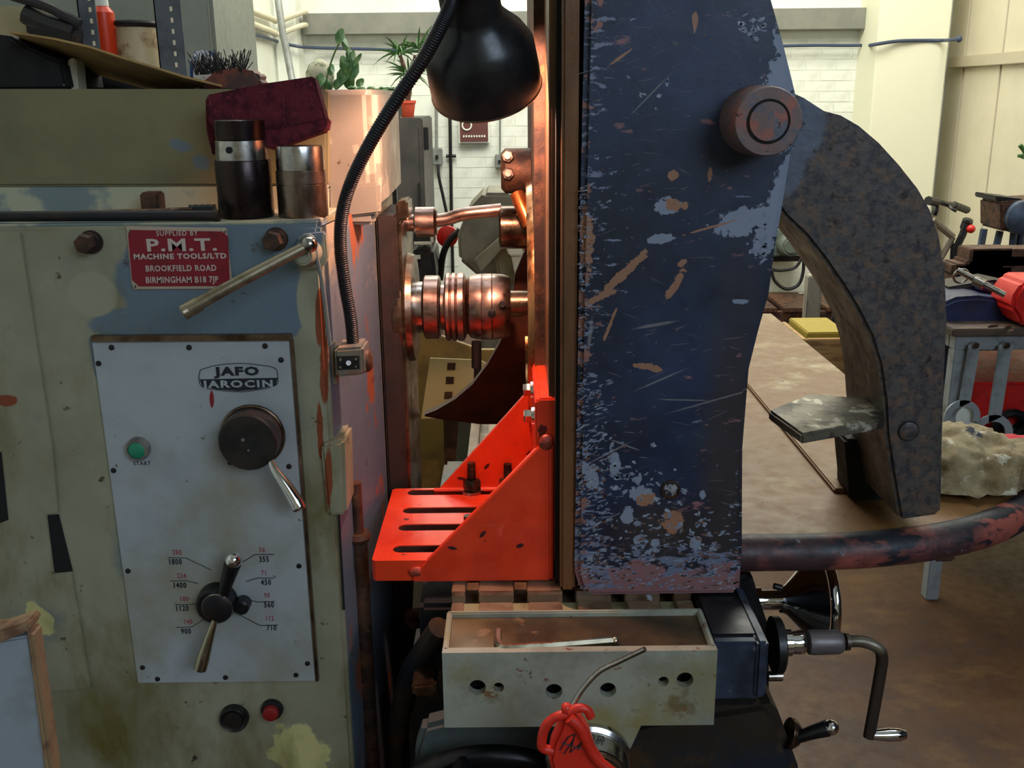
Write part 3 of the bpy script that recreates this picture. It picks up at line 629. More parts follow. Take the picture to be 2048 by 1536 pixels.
part('crank_collar', [lathe((cx(1566), cy, c0.z+.003), (1, 0, 0), [(0, .0155), (.008, .0155), (.009, .013), (.016, .0135), (.022, .0135), (.024, .012)], 32)], m_chrome, ck)
part('crank_flange', lathe((cx(1545), cy, c0.z), (1, 0, 0), [(0, .032), (.008, .032), (.01, .029)], 40), m_black, ck)
part('crank_grip', lathe(PY(1738, 1470, cy-.01), (1, 0, 0), [(0, .0055), (.006, .006), (.022, .0078), (.034, .0075), (.042, .005), (.043, .001)], 20), m_chrome, ck)
part('flange_stud', lathe(PY(1536, 1352, cy), (1, 0, 0), [(0, .006), (.016, .006)], 14), m_steel, mill)
# second chrome handwheel
hy = 1.13; hz = PY(1560, 1200, hy).z
def hx(p): return PY(p, 1200, hy).x
w2 = part('cross_handwheel', [torus((hx(1641), hy, hz), (1, 0, 0), .062, .006, 48, 12)], m_chrome, mill, label='chrome handwheel seen edge on')
part('wheel_cone', lathe((hx(1560), hy, hz), (1, 0, 0), [(0, .016), (.006, .018), (.03, .045), (.044, .060), (.046, .056), (.03, .04), (.01, .012)], 40, False), m_chrome, w2)
part('wheel_shaft', lathe((hx(1505), hy, hz), (1, 0, 0), [(0, .016), (.01, .016), (.011, .0125), (.034, .0125), (.04, .016)], 24), m_chrome, w2)
part('wheel_index', [cyl(PY(1548, 1172, hy-.005), PY(1563, 1176, hy-.005), .004)], m_black, w2)
part('shaft_housing', pix([(1470, 1155), (1505, 1150), (1520, 1200), (1540, 1260), (1540, 1400), (1470, 1400)], 1.09, .10), m_black, mill, .006)
kl = part('knee_lock_lever', [tube([PY(1590, 1478, .99), PY(1620, 1466, .985), PY(1655, 1456, .98)], lambda t: .006+.0035*t, 14)], m_black, mill)
part('lever_ball', ball(PY(1662, 1455, .978), .0088, 10), m_chrome, kl)
part('lever_hub', [lathe(PY(1576, 1466, 1.0), (1, 0, -.3), [(0, .018), (.005, .018), (.012, .013)], 20)], m_bsteel, kl)
# graduated dial in front
dc = PY(1176, 1518, .895)
gd = part('graduated_dial', [lathe(dc, (0, -1, -.05), [(0, .045), (.006, .045), (.009, .041), (.012, .0425), (.012, .0415), (.032, .038)], 56)], m_steel, mill)
part('dial_rings', [torus(dc+Vector((0, -.036-.007*i, -.002*i)), (0, -1, -.05), .034-.0008*i, .003, 44, 8) for i in range(5)], m_bsteel, gd)
part('dial_boss', lathe(dc, (0, -1, -.05), [(.03, .027), (.085, .024), (.088, .018), (.1, .018), (.104, .012)], 32), m_black, gd)
text('dial_numbers', '0.05', .010, dc+Vector((.008, -.022, .0405)), m_ink, gd, .8, 0, 1.1, .2, 1.3)

# ================================================================== RED ANGLE PLATE
bx0 = PY(745, 1158, 1.058).x; bx1 = PY(1117, 1150, 1.058).x; bz0 = .9595; bz1 = bz0+.0256; bzt = PY(1090, 797, 1.058).z
by0, by1 = 1.058, 1.281
m_rp = mat('red_enamel', (230, 62, 28), [((206, 50, 24), 'n', 12, .45, .66), ((90, 20, 22), 'n', (50, 50, 30), .665, .70), ((60, 20, 26), 'e', [E(1040, 1093, 8, 5, -20, 1.05), E(905, 1098, 10, 4, 10, 1.05), E(965, 1070, 4, 9, 40, 1.05)], (.6, 90), .15)], .34, bump=.15, bscale=60, org=(bx0, by0, bz0), coat=.3)
ap = thing('angle_plate', 'bright red slotted angle plate with triangular gussets bolted beside the casting', 'angle plate', (bx0, by0, bz0))
ft = .0265
# slotted base: strips between slots
sl = [(1104, 792), (1056, 803), (1016, 808), (985, 815)]
ysl = []
for (py_, px0) in ((1098, 792), (1055, 803), (1021, 808), (985, 815)):
    p = PZ(px0, py_, bz1); ysl.append((p.y, p.x))
ysl.sort(); hwid = .0098
cur = by0; geos = []; xa = min(q[1] for q in ysl)-.0
xend = bx1-ft-.012
yb = [by0]
for (yy, xx) in ysl: yb += [yy-hwid, yy+hwid]
yb.append(by1)
for i in range(0, len(yb), 2):
    geos.append(box(xa, xend, yb[i], yb[i+1], bz0, bz1))
# rounded slot ends at left: half round fillers
def slotfill(yy, x):
    n = 8; pts = [(x, yy-hwid)] + [(x+hwid-hwid*math.cos(-math.pi/2+math.pi*k/n), yy+hwid*math.sin(-math.pi/2+math.pi*k/n)) for k in range(n+1)] + [(x, yy+hwid)]
    return pts
for (yy, xx) in ysl:
    n = 8
    for sgn in (-1, 1):
        pts = [(xa, yy+sgn*hwid)] + [(xa+hwid-hwid*math.sin(math.pi/2*k/n), yy+sgn*hwid*math.cos(math.pi/2*k/n)) for k in range(n+1)]
        geos.append(pz(pts, bz0, bz1))
geos.append(pz([(bx0+.004, by0), (xa+.0001, by0), (xa+.0001, by1), (bx0+.004, by1), (bx0, by1-.004), (bx0, by0+.004)], bz0, bz1))
geos.append(box(xend, bx1-.001, by0, by1, bz0, bz1))
part('slotted_base', geos, m_rp, ap, smooth=False)
m_slot = mat('slot_iron', (84, 52, 42), [((84, 40, 32), 'n', 60, .55, .65)], .55, .4)
for (yy, xx) in ysl:
    part('slot_wall', [box(xa+hwid, xend-.001, yy-hwid, yy-hwid+.0007, bz0, bz1-.0012), box(xa+hwid, xend-.001, yy+hwid-.0007, yy+hwid, bz0, bz1-.0012),
        (lambda A: ([Vector((xa+hwid-q[0]*(hwid-.0004), yy+q[1]*(hwid-.0004), z_)) for z_ in (bz0, bz1-.0012) for q in A], [(i, i+1, 10+i, 9+i) for i in range(8)]))([(math.sin(math.pi*k/8), math.cos(math.pi*k/8)) for k in range(9)])], m_slot, ap, smooth=False)
part('upright_flange', prism([(bx1-ft, by0, bz0), (bx1, by0, bz0), (bx1, by0, bzt), (bx1-ft+.004, by0, bzt), (bx1-ft, by0, bzt-.004)],
                             [(bx1-ft, by1, bz0), (bx1, by1, bz0), (bx1, by1, bzt), (bx1-ft+.004, by1, bzt), (bx1-ft, by1, bzt-.004)]), m_rp, ap, .002)
gt = PY(1088, 884, by0-.003).z; gx = PY(826, 1154, by0-.003).x; gxr = PY(1100, 900, by0-.003).x
for (ya, yb_) in ((by0-.006, by0+.006), (by1-.011, by1-.001)):
    zt_ = gt if ya < 1.1 else gt+.01
    part('gusset', prism([(gx, ya, bz0+.001), (gxr, ya, bz0+.001), (gxr, ya, zt_), (gxr-.008, ya, zt_), (gx, ya, bz0+.008)],
                         [(gx, yb_, bz0+.001), (gxr, yb_, bz0+.001), (gxr, yb_, zt_), (gxr-.008, yb_, zt_), (gx, yb_, bz0+.008)]), m_rp, ap, .0015)
m_weld = mat('weld', (170, 60, 40), [((90, 50, 40), 'n', 60, .5, .65)], .4, .2, bump=.5, bscale=300)
part('weld_bead', ball(PY(1092, 885, by0-.004), .007, 8, (1.2, .7, 1.4)), m_weld, ap)
part('weld_bead', ball(PY(834, 1144, by0-.002), .007, 8, (1.4, .7, 1)), m_weld, ap)
part('weld_bead', tube([(gxr+.001, by0-.002, bz0+.004), (gxr+.001, by0-.002, gt-.004)], .0035, 8, 2), m_rp, ap)
part('weld_bead', tube([(gx+.01, by1-.013, bz1+.002), (bx1-ft-.004, by1-.013, bz1+.002)], .0035, 8, 2), m_rp, ap)
# studs
m_stud = mat('stud_steel', (88, 78, 66), [((50, 44, 38), 'n', 60, .45, .6)], .35, .8)
def stud(px_, ybase, ztop, nut=True, nm='clamp_stud'):
    p = PZ(px_, ybase, bz1); s_ = part(nm, [cyl((p.x, p.y, bz0-.02), (p.x, p.y, ztop), .0055, n=16)] + [torus((p.x, p.y, bz1+.022+i*.003), (0, 0, 1), .0053, .0007, 16, 6) for i in range(int(max(0, (ztop-bz1-.024)/.003)))], m_stud, ap)
    if nut:
        part('nut', hexnut((p.x, p.y, bz1+.004), (0, 0, 1), .0125, .014), m_stud, s_); part('washer', lathe((p.x, p.y, bz1+.0002), (0, 0, 1), [(0, .0165), (.0035, .016)], 28), m_steel, s_)
stud(944, 983, bz1+.042); stud(1016, 983, bz1+.040); stud(936, 1040, bz1+.006, False)
# bolts through flange, into casting
for (a, b_) in ((1046, 780), (1055, 832)):
    c = PY(a, b_, 1.12 if b_ > 800 else 1.17); c.x = bx1-ft
    part('flange_bolt', [hexnut(c+Vector((-.003, 0, 0)), (-1, 0, 0), .0085, .009), lathe(c, (-1, 0, 0), [(0, .011), (.003, .0105)], 20), cyl(c, c+Vector((ft+.012, 0, 0)), .005, n=12)], m_chrome, ap)

# ================================================================== BIG BLUE CASTING
CY = 1.0155
cx0 = PY(1150, 1100, CY).x
CO = Vector((.2, 1.1, .96))
cast = thing('machine_casting', 'huge chipped dark blue iron casting standing on the milling table', 'casting', CO)
blue_d = (40, 55, 86); pale = (128, 138, 156)
pats_pale = [E(1580, 130, 26, 80, -14, CY), E(1560, 190, 30, 70, 0, CY), E(1600, 240, 40, 60, 20, CY), E(1560, 400, 22, 100, 12, CY), E(1490, 440, 60, 26, -14, CY), E(1530, 480, 24, 36, 10, CY),
             E(1320, 478, 30, 9, -8, CY), E(1335, 412, 24, 17, 0, CY), E(1340, 975, 14, 15, 0, CY), E(1285, 990, 22, 18, 0, CY), E(1230, 930, 12, 22, 0, CY), E(1180, 950, 14, 30, -10, CY), E(1275, 960, 7, 7, 0, CY), E(1390, 1085, 12, 16, 0, CY), E(1310, 1085, 10, 8, 0, CY), E(1405, 990, 6, 9, 0, CY), E(1480, 603, 18, 5, 0, CY), E(1275, 1080, 8, 10, 0, CY), E(1255, 1030, 12, 20, 0, CY)]
pats_rust = [E(1345, 408, 15, 12, 0, CY), E(1370, 410, 9, 8, 0, CY), E(1345, 350, 12, 9, 0, CY), E(1245, 550, 62, 9, -43, CY), E(1200, 595, 36, 7, -25, CY), E(1300, 735, 32, 7, 12, CY), E(1350, 570, 36, 8, -62, CY), E(1365, 525, 10, 6, -40, CY),
             E(1240, 115, 26, 3, -35, CY), E(1390, 40, 5, 20, 0, CY), E(1420, 345, 4, 14, 0, CY), E(1220, 650, 3, 40, 20, CY), E(1345, 1045, 24, 22, 0, CY), E(1420, 455, 50, 2.5, -15, CY), E(1290, 1000, 20, 14, 0, CY), E(1175, 480, 12, 60, 0, CY)]
pats_line = [E(1430, 800, 90, 1.6, -16, CY), E(1320, 760, 50, 1.8, -24, CY), E(1180, 670, 4, 30, 6, CY), E(1365, 800, 45, 1.6, 2, CY), E(1310, 650, 40, 3, -10, CY), E(1300, 190, 50, 1.5, -45, CY), E(1220, 905, 46, 2, -28, CY), E(1250, 890, 30, 2, 22, CY)]
m_cast = mat('casting_paint', blue_d, [
    ((20, 28, 46), 'n', 5, .36, .64, 2, 1.50, 1.12, .12),  # darker navy lower down; the lighter top is window haze put into the colour
    ((56, 48, 44), 'e', [E(1455, 900, 50, 300, 0, CY), E(1330, 1060, 90, 60, 0, CY)], (.9, 14), .5, .75),
    ((112, 96, 88), 'n', (60, 60, 240), .72, .735),
    ((118, 124, 146), 'n', (60, 60, 170), .70, .72, 0, .135, .072, .16),
    ((140, 96, 84), 'n', (45, 45, 60), .72, .74, 0, .115, .072, .17),
    (pale, 'n', (50, 50, 80), .71, .725, 2, 1.16, 1.0, .14),
    ((104, 112, 136), 'n', (40, 40, 130), .70, .72, 2, 1.05, .965, .34),
    ((134, 94, 96), 'n', (22, 22, 50), .62, .68, 2, 1.01, .965, .32),
    (pale, 'e', pats_pale, (2.2, 110), .04), ((150, 108, 84), 'e', pats_rust, (2.2, 110), .06), ((136, 132, 130), 'e', pats_line, (.9, 70), .3, .6)], .42, bump=.18, bscale=50, org=CO)
UP = [(1150, 1130), (1151, 1150), (1158, 1175), (1175, 1194), (1480, 1190), (1486, 1100), (1487, 900), (1500, 740), (1520, 660), (1540, 590), (1552, 500), (1566, 420), (1585, 300), (1606, 240), (1592, 180), (1570, 90), (1545, 0), (1535, -60), (1172, -60), (1160, 500)]
part('upright', pix(UP, CY, .20), m_cast, cast, .006)
# crisp paint chips and scratches, thin flakes of exposed primer
rng = random.Random(21)
def flake(px, py, rx, ry, ang, n=9):
    c_, s_ = math.cos(ang), math.sin(ang); pts = []
    for k in range(n):
        a = 2*math.pi*k/n; q = rng.uniform(.45, 1.15)
        u, w = math.cos(a)*rx*q, math.sin(a)*ry*q
        p = PY(px+u*c_-w*s_, py+u*s_+w*c_, CY-.00012); pts.append(p)
    return pts, [tuple(range(n))]
ch_p, ch_r, ch_s = [], [], []
for i in range(250):
    py = rng.uniform(760, 1180); px = 1156+abs(rng.gauss(0, 38)); L_ = rng.uniform(2, 11)
    (ch_p if rng.random() < .7 else ch_r).append(flake(px, py, L_, rng.uniform(.8, 3.0), rng.uniform(-.75, -.1)))
for i in range(150):
    py = rng.uniform(370, 700); px = 1158+abs(rng.gauss(0, 18)); 
    (ch_p if rng.random() < .5 else ch_r).append(flake(px, py, rng.uniform(1.5, 7), rng.uniform(.8, 3), rng.uniform(-.6, .5)))
for i in range(330):
    py = 1178-abs(rng.gauss(0, 55)); px = rng.uniform(1165, 1478)
    (ch_p if rng.random() < .6 else ch_r).append(flake(px, py, rng.uniform(2, 10), rng.uniform(.8, 3.2), rng.uniform(-.35, .2)))
for cx_, cy_, sg_, n_ in ((1270, 960, 30, 26), (1290, 1060, 40, 34), (1395, 1080, 24, 16), (1210, 930, 22, 22), (1520, 480, 22, 24), (1340, 990, 26, 16), (1505, 60, 14, 20), (1310, 175, 22, 8)):
    for i in range(n_): ch_p.append(flake(min(rng.gauss(cx_, sg_), 1478 if cy_ > 800 else 1530), rng.gauss(cy_, sg_), rng.uniform(2, 9), rng.uniform(1.5, 7), rng.uniform(-.8, .8), 11))
for i in range(110):
    px, py = rng.uniform(1170, 1480), rng.uniform(20, 1120); ch_s.append(flake(px, py, rng.uniform(5, 26), rng.uniform(.4, .9), rng.choice((-1, -1, 1))*rng.uniform(.02, .55), 8))
for i in range(60):
    px, py = rng.uniform(1180, 1500), rng.uniform(20, 1000); ch_r.append(flake(px, py, rng.uniform(1, 4), rng.uniform(.8, 2.2), rng.uniform(-1, 1)))
part('paint_chips', ch_p, mat('chip_pale', (118, 126, 144), [((150, 156, 166), 'n', 60, .5, .6)], .55), cast, smooth=False, kind='stuff')
part('rust_chips', ch_r, mat('chip_rust', (126, 92, 82), [((96, 64, 50), 'n', 80, .45, .6)], .65), cast, smooth=False, kind='stuff')
part('scratches', ch_s, mat('scratch_pale', (104, 98, 98), (), .6), cast, smooth=False, kind='stuff')
# machined side flange (grooved), facing the spindle
m_mach = mat('machined_brown', (124, 86, 56), [((84, 58, 40), 'n', (10, 10, 3), .42, .6), ((150, 110, 76), 'n', (60, 60, 4), .62, .72)], .36, .35, bump=.1)
m_mach2 = mat('machined_bright', (196, 138, 92), [((120, 76, 46), 'n', (60, 60, 3), .45, .65)], .22, .95, bump=.08)
zb = .962; zt2 = 1.75
part('side_flange', box(PY(1122, 600, 1.03).x, cx0+.001, 1.024, 1.24, zb, zt2), m_mach, cast, .003)
part('side_groove', box(PY(1111, 600, 1.05).x, PY(1122, 600, 1.05).x+.002, 1.045, 1.24, zb, zt2), m_groove, cast)
xf = PY(1098, 600, 1.06).x; xg = PY(1114, 600, 1.06).x+.001
part('side_flange', box(xf, xg, 1.062, 1.24, zb, zt2), m_mach, cast, .003)
X = Vector((1, 0, 0))
xr0 = PY(1090, 600, 1.25).x-.004
part('bore_face', holed([(xf-.012, 1.20, .985), (xf-.012, 1.62, .985), (xf-.012, 1.62, 1.72), (xf-.012, 1.20, 1.72)], (xf-.012, SY, SPZ), .14, 64, Vector((.05, 0, 0)), Vector((0, 1, 0)), Vector((0, 0, 1))), m_rust, cast, smooth=False)
part('bore_ring', [lathe((xf-.020, SY, SPZ), (1, 0, 0), [(0, .140), (0, .172), (.01, .176), (.03, .176), (.03, .140), (0, .140)], 72, False)], m_mach2, cast, label='bright freshly machined bore ring')
part('body', box(xg, PY(1500, 700, 1.25).x-.05, 1.24, 1.60, zb, zt2), m_mach, cast, .006)
part('web', pix([(843, 833), (872, 822), (910, 800), (945, 770), (975, 730), (998, 690), (1014, 650), (1024, 600), (1030, 550), (1050, 500), (1092, 480), (1092, 850), (960, 850), (880, 840)], 1.50, .03), mat('web_brown', (92, 48, 30), [((52, 30, 22), 'n', 9, .4, .6)], .45, .5), cast, .004)
# boss and pivot pin
bc = PY(1537, 243, .955)
m_boss = mat('boss_iron', (116, 96, 92), [((150, 92, 78), 'n', 40, .52, .60), ((92, 94, 104), 'n', 60, .54, .62), ((40, 38, 40), 'n', 90, .60, .68)], .55, .3, bump=.2)
bs = part('pivot_boss', lathe(bc, (0, 1, 0), [(0, .029), (0, .0305), (.002, .0315), (.02, .0325), (.06, .0335)], 48), m_boss, cast)
part('pivot_pin', lathe(bc, (0, 1, 0), [(-.002, .0175), (0, .0185), (.02, .0185)], 36), m_boss, bs)
part('pivot_groove', torus(bc+Vector((0, -.0005, 0)), (0, 1, 0), .0194, .0009, 36, 6), m_groove, bs)
# bolt hole plug
c = PY(1341, 978, CY)
pg = part('plug', lathe(c, (0, -1, 0), [(0, .0105), (.003, .0105), (.004, .009), (.001, .0085)], 28), m_rust, cast)
part('plug_face', lathe(c+Vector((0, -.0012, 0)), (0, -1, 0), [(0, .0078), (.0008, .007)], 20), mat('plug_pale', (150, 150, 152), [((34, 36, 48), 'n', 90, .5, .54)], .5), pg)
# curved arm
AY = 1.06
arm_out = [(1575, 180), (1610, 196), (1650, 222), (1684, 231), (1720, 252), (1760, 286), (1800, 330), (1838, 378), (1862, 420), (1880, 475), (1892, 545), (1896, 640), (1890, 760), (1886, 900), (1884, 1000), (1882, 1030)]
arm_in = [(1800, 1042), (1786, 960), (1772, 870), (1768, 800), (1758, 730), (1740, 672), (1710, 614), (1680, 566), (1645, 516), (1610, 472), (1570, 434), (1545, 400)]
m_arm = mat('arm_iron', (84, 78, 74), [((106, 84, 68), 'n', 90, .48, .62), ((58, 56, 60), 'n', 120, .46, .62), ((92, 98, 110), 'e', [E(1610, 260, 40, 70, 10, AY), E(1580, 340, 30, 60, 10, AY)], (.9, 35), .15), ((44, 34, 30), 'n', 60, .6, .7)], .5, .3, bump=.35, bscale=90, org=CO)
arm = part('curved_arm', pix(arm_out+arm_in, AY, .14), m_arm, cast, .004)
part('arm_pin', lathe(PY(1817, 862, AY), (0, -1, 0), [(0, .0105), (.0015, .0105), (.002, .0095)], 28), m_arm, arm)
part('pin_groove', torus(PY(1817, 862, AY-.0005), (0, 1, 0), .0112, .0009, 28, 6), m_groove, arm)
zf = PY(1600, 868, 1.0).z
fp = [PZ(1604, 868, zf), PZ(1770, 838, zf), PZ(1770, 800, zf), PZ(1620, 786, zf), PZ(1537, 820, zf)]
part('foot_plate', prism(fp, [p-Vector((0, 0, .012)) for p in fp]), mat('worn_plate', (116, 108, 92), [((196, 190, 170), 'n', 26, .56, .60), ((60, 54, 48), 'n', 30, .52, .62)], .42, .4, bump=.3), arm, .0025, label='worn flat plate jutting from the arm')
part('arm_foot', pix([(1690, 880), (1770, 880), (1800, 1035), (1735, 1030), (1700, 990)], AY+.115, .05), m_groove, arm, .004)
part('knurled_nut', [lathe(PY(1688, 955, AY+.15), (1, 0, 0), [(0, .028), (.004, .03), (.03, .03)], 14)], m_rust, arm)
# bed plate with rounded rim
bz = PY(1600, 1088, 1.05).z
xb0 = PY(1480, 1150, 1.05).x
front = [(xb0-.02, 1.05), (.30, 1.05), (.38, 1.052), (.44, 1.06), (.50, 1.075), (.56, 1.10), (.62, 1.14), (.70, 1.21), (.745, 1.28), (.745, 1.34), (.70, 1.39)]
m_bed = mat('bed_tan', (160, 134, 92), [((186, 174, 142), 'n', (8, 10, 8), .52, .66), ((128, 90, 46), 'n', (7, 9, 7), .50, .62, 1, 1.25, .2, .25), ((84, 62, 44), 'n', (30, 34, 30), .66, .71), ((44, 36, 32), 'n', (110, 110, 110), .66, .69)], .5, bump=.25, bscale=80)
part('bed_plate', pz(front+[(.612, 1.42), (.600, 2.3), (xb0-.02, 2.3)], bz-.035, bz), m_bed, cast, .002)
rp = [Vector((x, y+.012, bz-.016)) for x, y in front]
m_rim = mat('rim_oxide', (150, 78, 66), [((66, 44, 46), 'n', (10, 10, 10), .45, .6), ((30, 32, 40), 'n', (14, 30, 40), .56, .62, 2, bz-.03, bz+.005, .16), ((110, 116, 130), 'n', 50, .66, .70)], .5, bump=.2, org=CO)
part('rim', tube(rp, .0215, 16, 4), m_rim, cast)
xs1 = PZ(1690, 990, bz).x
for (xa_, xb_, zz) in ((xs1-.012, .606, .006),):
    part('bed_plank', box(xa_, xb_, 1.20, 2.28, bz, bz+zz), m_bed, cast, .002)
part('cast_foot', [box(PY(1870, 1130, 1.12).x, PY(1910, 1130, 1.12).x, 1.12, 1.16, bz-.06, bz-.03)], m_rust, cast, .003)

# ================================================================== WORK LAMP
ax = Vector((.14, .56, -.82)).normalized()
rc = PY(973, 176, 1.10)
lamp = thing('work_lamp', 'black metal work lamp on a flexible gooseneck clamped to the machine', 'lamp', PY(700, 755, 1.06))
m_shade = mat('shade_black', (30, 31, 33), [((48, 46, 44), 'n', 18, .45, .65)], .33, .2, bump=.05)
R = 111*SZ(176, 1.1)
outp = [(-.150, .006), (-.148, .026), (-.136, .029), (-.090, .030), (-.084, .031), (-.076, .037), (-.062, R*.84), (-.048, R*.97), (-.018, R), (0, R)]
inp = [(0, R-.002), (-.018, R-.003), (-.046, R-.005), (-.060, R*.78), (-.074, .033), (-.078, .005)]
part('shade', lathe(rc, ax, outp+inp, 64, False), m_shade, lamp)
part('shade_rim', torus(rc, ax, R-.0005, .0014, 64, 8), m_bsteel, lamp)
m_bulb = mat('bulb', (255, 170, 96), (), .4, emit=9)
part('bulb', ball(rc-ax*.046, .022, 12), m_bulb, lamp)
part('vent_hole', [cyl(rc-ax*.13+Vector((dx, -.0295, dz)), rc-ax*.13+Vector((dx, -.033, dz)), .003, n=10) for dx, dz in ((-.004, -.01), (.012, -.01))], m_rust, lamp)
gpts = [PY(960, -25, .98), PY(915, -12, .99), PY(893, 30, 1.0), PY(850, 112, 1.02), PY(790, 203, 1.04), PY(738, 290, 1.06), PY(702, 365, 1.07), PY(684, 430, 1.07), PY(681, 495, 1.07), PY(690, 570, 1.07), PY(702, 640, 1.07), PY(707, 700, 1.07)]
part('gooseneck', [tube(gpts, .0066, 12, 10)], m_dark, lamp)
sp = spline(gpts, 34); gs = []
for i in range(4, len(sp)-4, 2):
    d, u, w = frame(sp[i+1]-sp[i-1]); gs.append(lathe(sp[i]-d*.0008, d, [(0, .0066), (.0008, .0074), (.0016, .0066)], 12, False))
part('neck_coils', gs, m_dark, lamp, kind='stuff')
bc_ = PY(700, 722, 1.05)
m_swb = mat('switch_grey', (124, 110, 92), [((150, 84, 54), 'n', 20, .55, .65), ((90, 92, 88), 'n', 30, .5, .65)], .5)
sb = part('switch_box', [pix([(668, 698), (726, 694), (730, 750), (672, 756)], 1.045, .045), pix([(654, 688), (672, 690), (672, 775), (660, 774)], 1.06, .02)], m_swb, lamp, .003)
part('switch_recess', pix([(673, 713), (718, 712), (719, 738), (675, 740)], 1.0435, .002), m_groove, sb)
part('switch_toggle', [cyl(PY(696, 730, 1.0445), PY(697, 726, 1.034), .0028, n=10)] + [lathe(PY(a, b_, 1.0435), (0, -1, 0), [(0, .002), (.0015, .0015)], 8) for a, b_ in ((681, 719), (712, 718), (681, 734), (712, 733))], m_steel, sb)
part('side_knob', lathe(PY(728, 722, 1.065), (1, 0, 0), [(0, .013), (.006, .012), (.009, .008)], 18), m_rust, sb)
pl_ = bpy.data.lights.new('lamp_light', 'POINT'); pl_.energy = 10.0; pl_.color = (1.0, .54, .39); pl_.shadow_soft_size = .015
po = bpy.data.objects.new('lamp_light', pl_); COL.objects.link(po); po.parent = lamp; po.location = rc-ax*.018-ORG[lamp]

# ================================================================== THINGS ON THE LEDGE AND THE HEAD
zl = ZL+.003
def tin(px0, px1, pyt, Y, prof_fn, name, lab, cat, m_):
    xa, xb = PY(px0, pyt, Y).x, PY(px1, pyt, Y).x; r = (xb-xa)/2; c = Vector(((xa+xb)/2, Y, zl)); return c, r
c = Vector(((PY(437, 400, 1.1).x+PY(546, 400, 1.1).x)/2, 1.1, zl)); r = (PY(546, 400, 1.1).x-PY(437, 400, 1.1).x)/2
h1 = PY(490, 322, 1.07).z-zl; h2 = PY(490, 240, 1.07).z-zl
m_drk = mat('dark_tool_steel', (72, 58, 52), [((44, 36, 36), 'n', (20, 20, 6), .42, .6), ((120, 90, 76), 'n', 30, .62, .7)], .3, .9)
solo('tool_bush', 'tall dark steel bush standing on the ledge under the abrasive pads', 'tool', lathe(c, (0, 0, 1), [(0, r*.97), (.002, r), (h1-.002, r), (h1, r*.97)], 44), m_drk)
ch = thing('threaded_collar', 'bright steel collar with a drilled hole stacked on the dark bush', 'tool', c+Vector((0, 0, h1)))
part('ring', lathe(c+Vector((0, 0, h1)), (0, 0, 1), [(0, r*.93), (h2*.07, r*.93), (.02, r*.90), (.021, r*.84)], 44), m_steel, ch)
part('sleeve', lathe(c+Vector((0, 0, h1+.021)), (0, 0, 1), [(0, r*.88), (h2-h1-.022, r*.88), (h2-h1-.021, r*.8)], 44), m_drk, ch)
part('hole', cyl(c+Vector((-.006, -r*.95, h1+.011)), c+Vector((-.006, -r*.7, h1+.011)), .0035), m_groove, ch)
c2 = Vector(((PY(556, 400, 1.1).x+PY(655, 400, 1.1).x)/2, 1.1, zl)); r2 = (PY(655, 400, 1.1).x-PY(556, 400, 1.1).x)/2
h3 = PY(600, 294, 1.07).z-zl
st = thing('steel_sleeve', 'ringed silver steel sleeve standing beside the dark bush', 'tool', c2)
part('body', lathe(c2, (0, 0, 1), [(0, r2*.98), (.002, r2), (h3*.46, r2), (h3*.462, r2*.96), (h3*.48, r2*.96), (h3*.482, r2), (h3*.66, r2*.99), (h3*.662, r2*.94), (h3*.67, r2*.94)], 44), mat('warm_steel', (150, 132, 118), [((96, 80, 72), 'n', (20, 20, 8), .45, .65)], .28, .95), st)
part('rim', lathe(c2+Vector((0, 0, h3*.67)), (0, 0, 1), [(0, r2*.95), (.003, r2*.96), (h3*.33-.003, r2*.96), (h3*.33, r2*.93)], 44), m_steel, st)
# abrasive pads
m_pad = mat('maroon_pad', (104, 42, 50), [((72, 32, 40), 'n', 60, .42, .6), ((134, 58, 64), 'n', 150, .6, .7)], .95, bump=1.0, bscale=400, spec=.1)
def pad(pts, Y, th, dy, lab):
    a = [PY(x, y, Y + dy*(y-200)/100) for x, y in pts]
    v, f = prism(a, [p+Vector((0, th, -.002)) for p in a])
    return solo('abrasive_pad', lab, 'pad', (v, f), m_pad, .002, group='maroon abrasive pads on the tool sleeves')
pad([(412, 190), (520, 168), (627, 152), (652, 240), (560, 262), (430, 270), (415, 240)], 1.118, .025, 0, 'top maroon abrasive pad with a raised right corner')
pad([(500, 262), (560, 258), (655, 236), (650, 262), (560, 294), (540, 300)], 1.112, .03, 0, 'lower maroon abrasive pad curled under the top one')
pad([(410, 195), (430, 240), (436, 300), (424, 312), (412, 260)], 1.135, .03, 0, 'maroon abrasive pad folded down the left of the dark bush')
# wire brush on the head
c = PY(462, 150, 1.27)
br = thing('hand_brush', 'grubby brush with a reddish wooden block lying bristles up on the head', 'brush', (c.x, c.y, ZT))
part('block', pix([(402, 165), (430, 142), (470, 136), (510, 142), (524, 158), (520, 182), (470, 184), (410, 182)], 1.25, .04), mat('brush_wood', (110, 54, 40), [((60, 40, 36), 'n', 24, .5, .6)], .6), br, .004)
gs = []
for i in range(150):
    a = random.uniform(392, 492); bb = 150-(a-392)*.06; q = PY(a, bb, 1.25+random.uniform(0, .04))
    gs.append(cyl(q, q+Vector((random.uniform(-.012, .012), random.uniform(-.008, .008), random.uniform(.010, .028))), .0007, n=4))
part('bristles', gs, m_dark, br, kind='stuff')
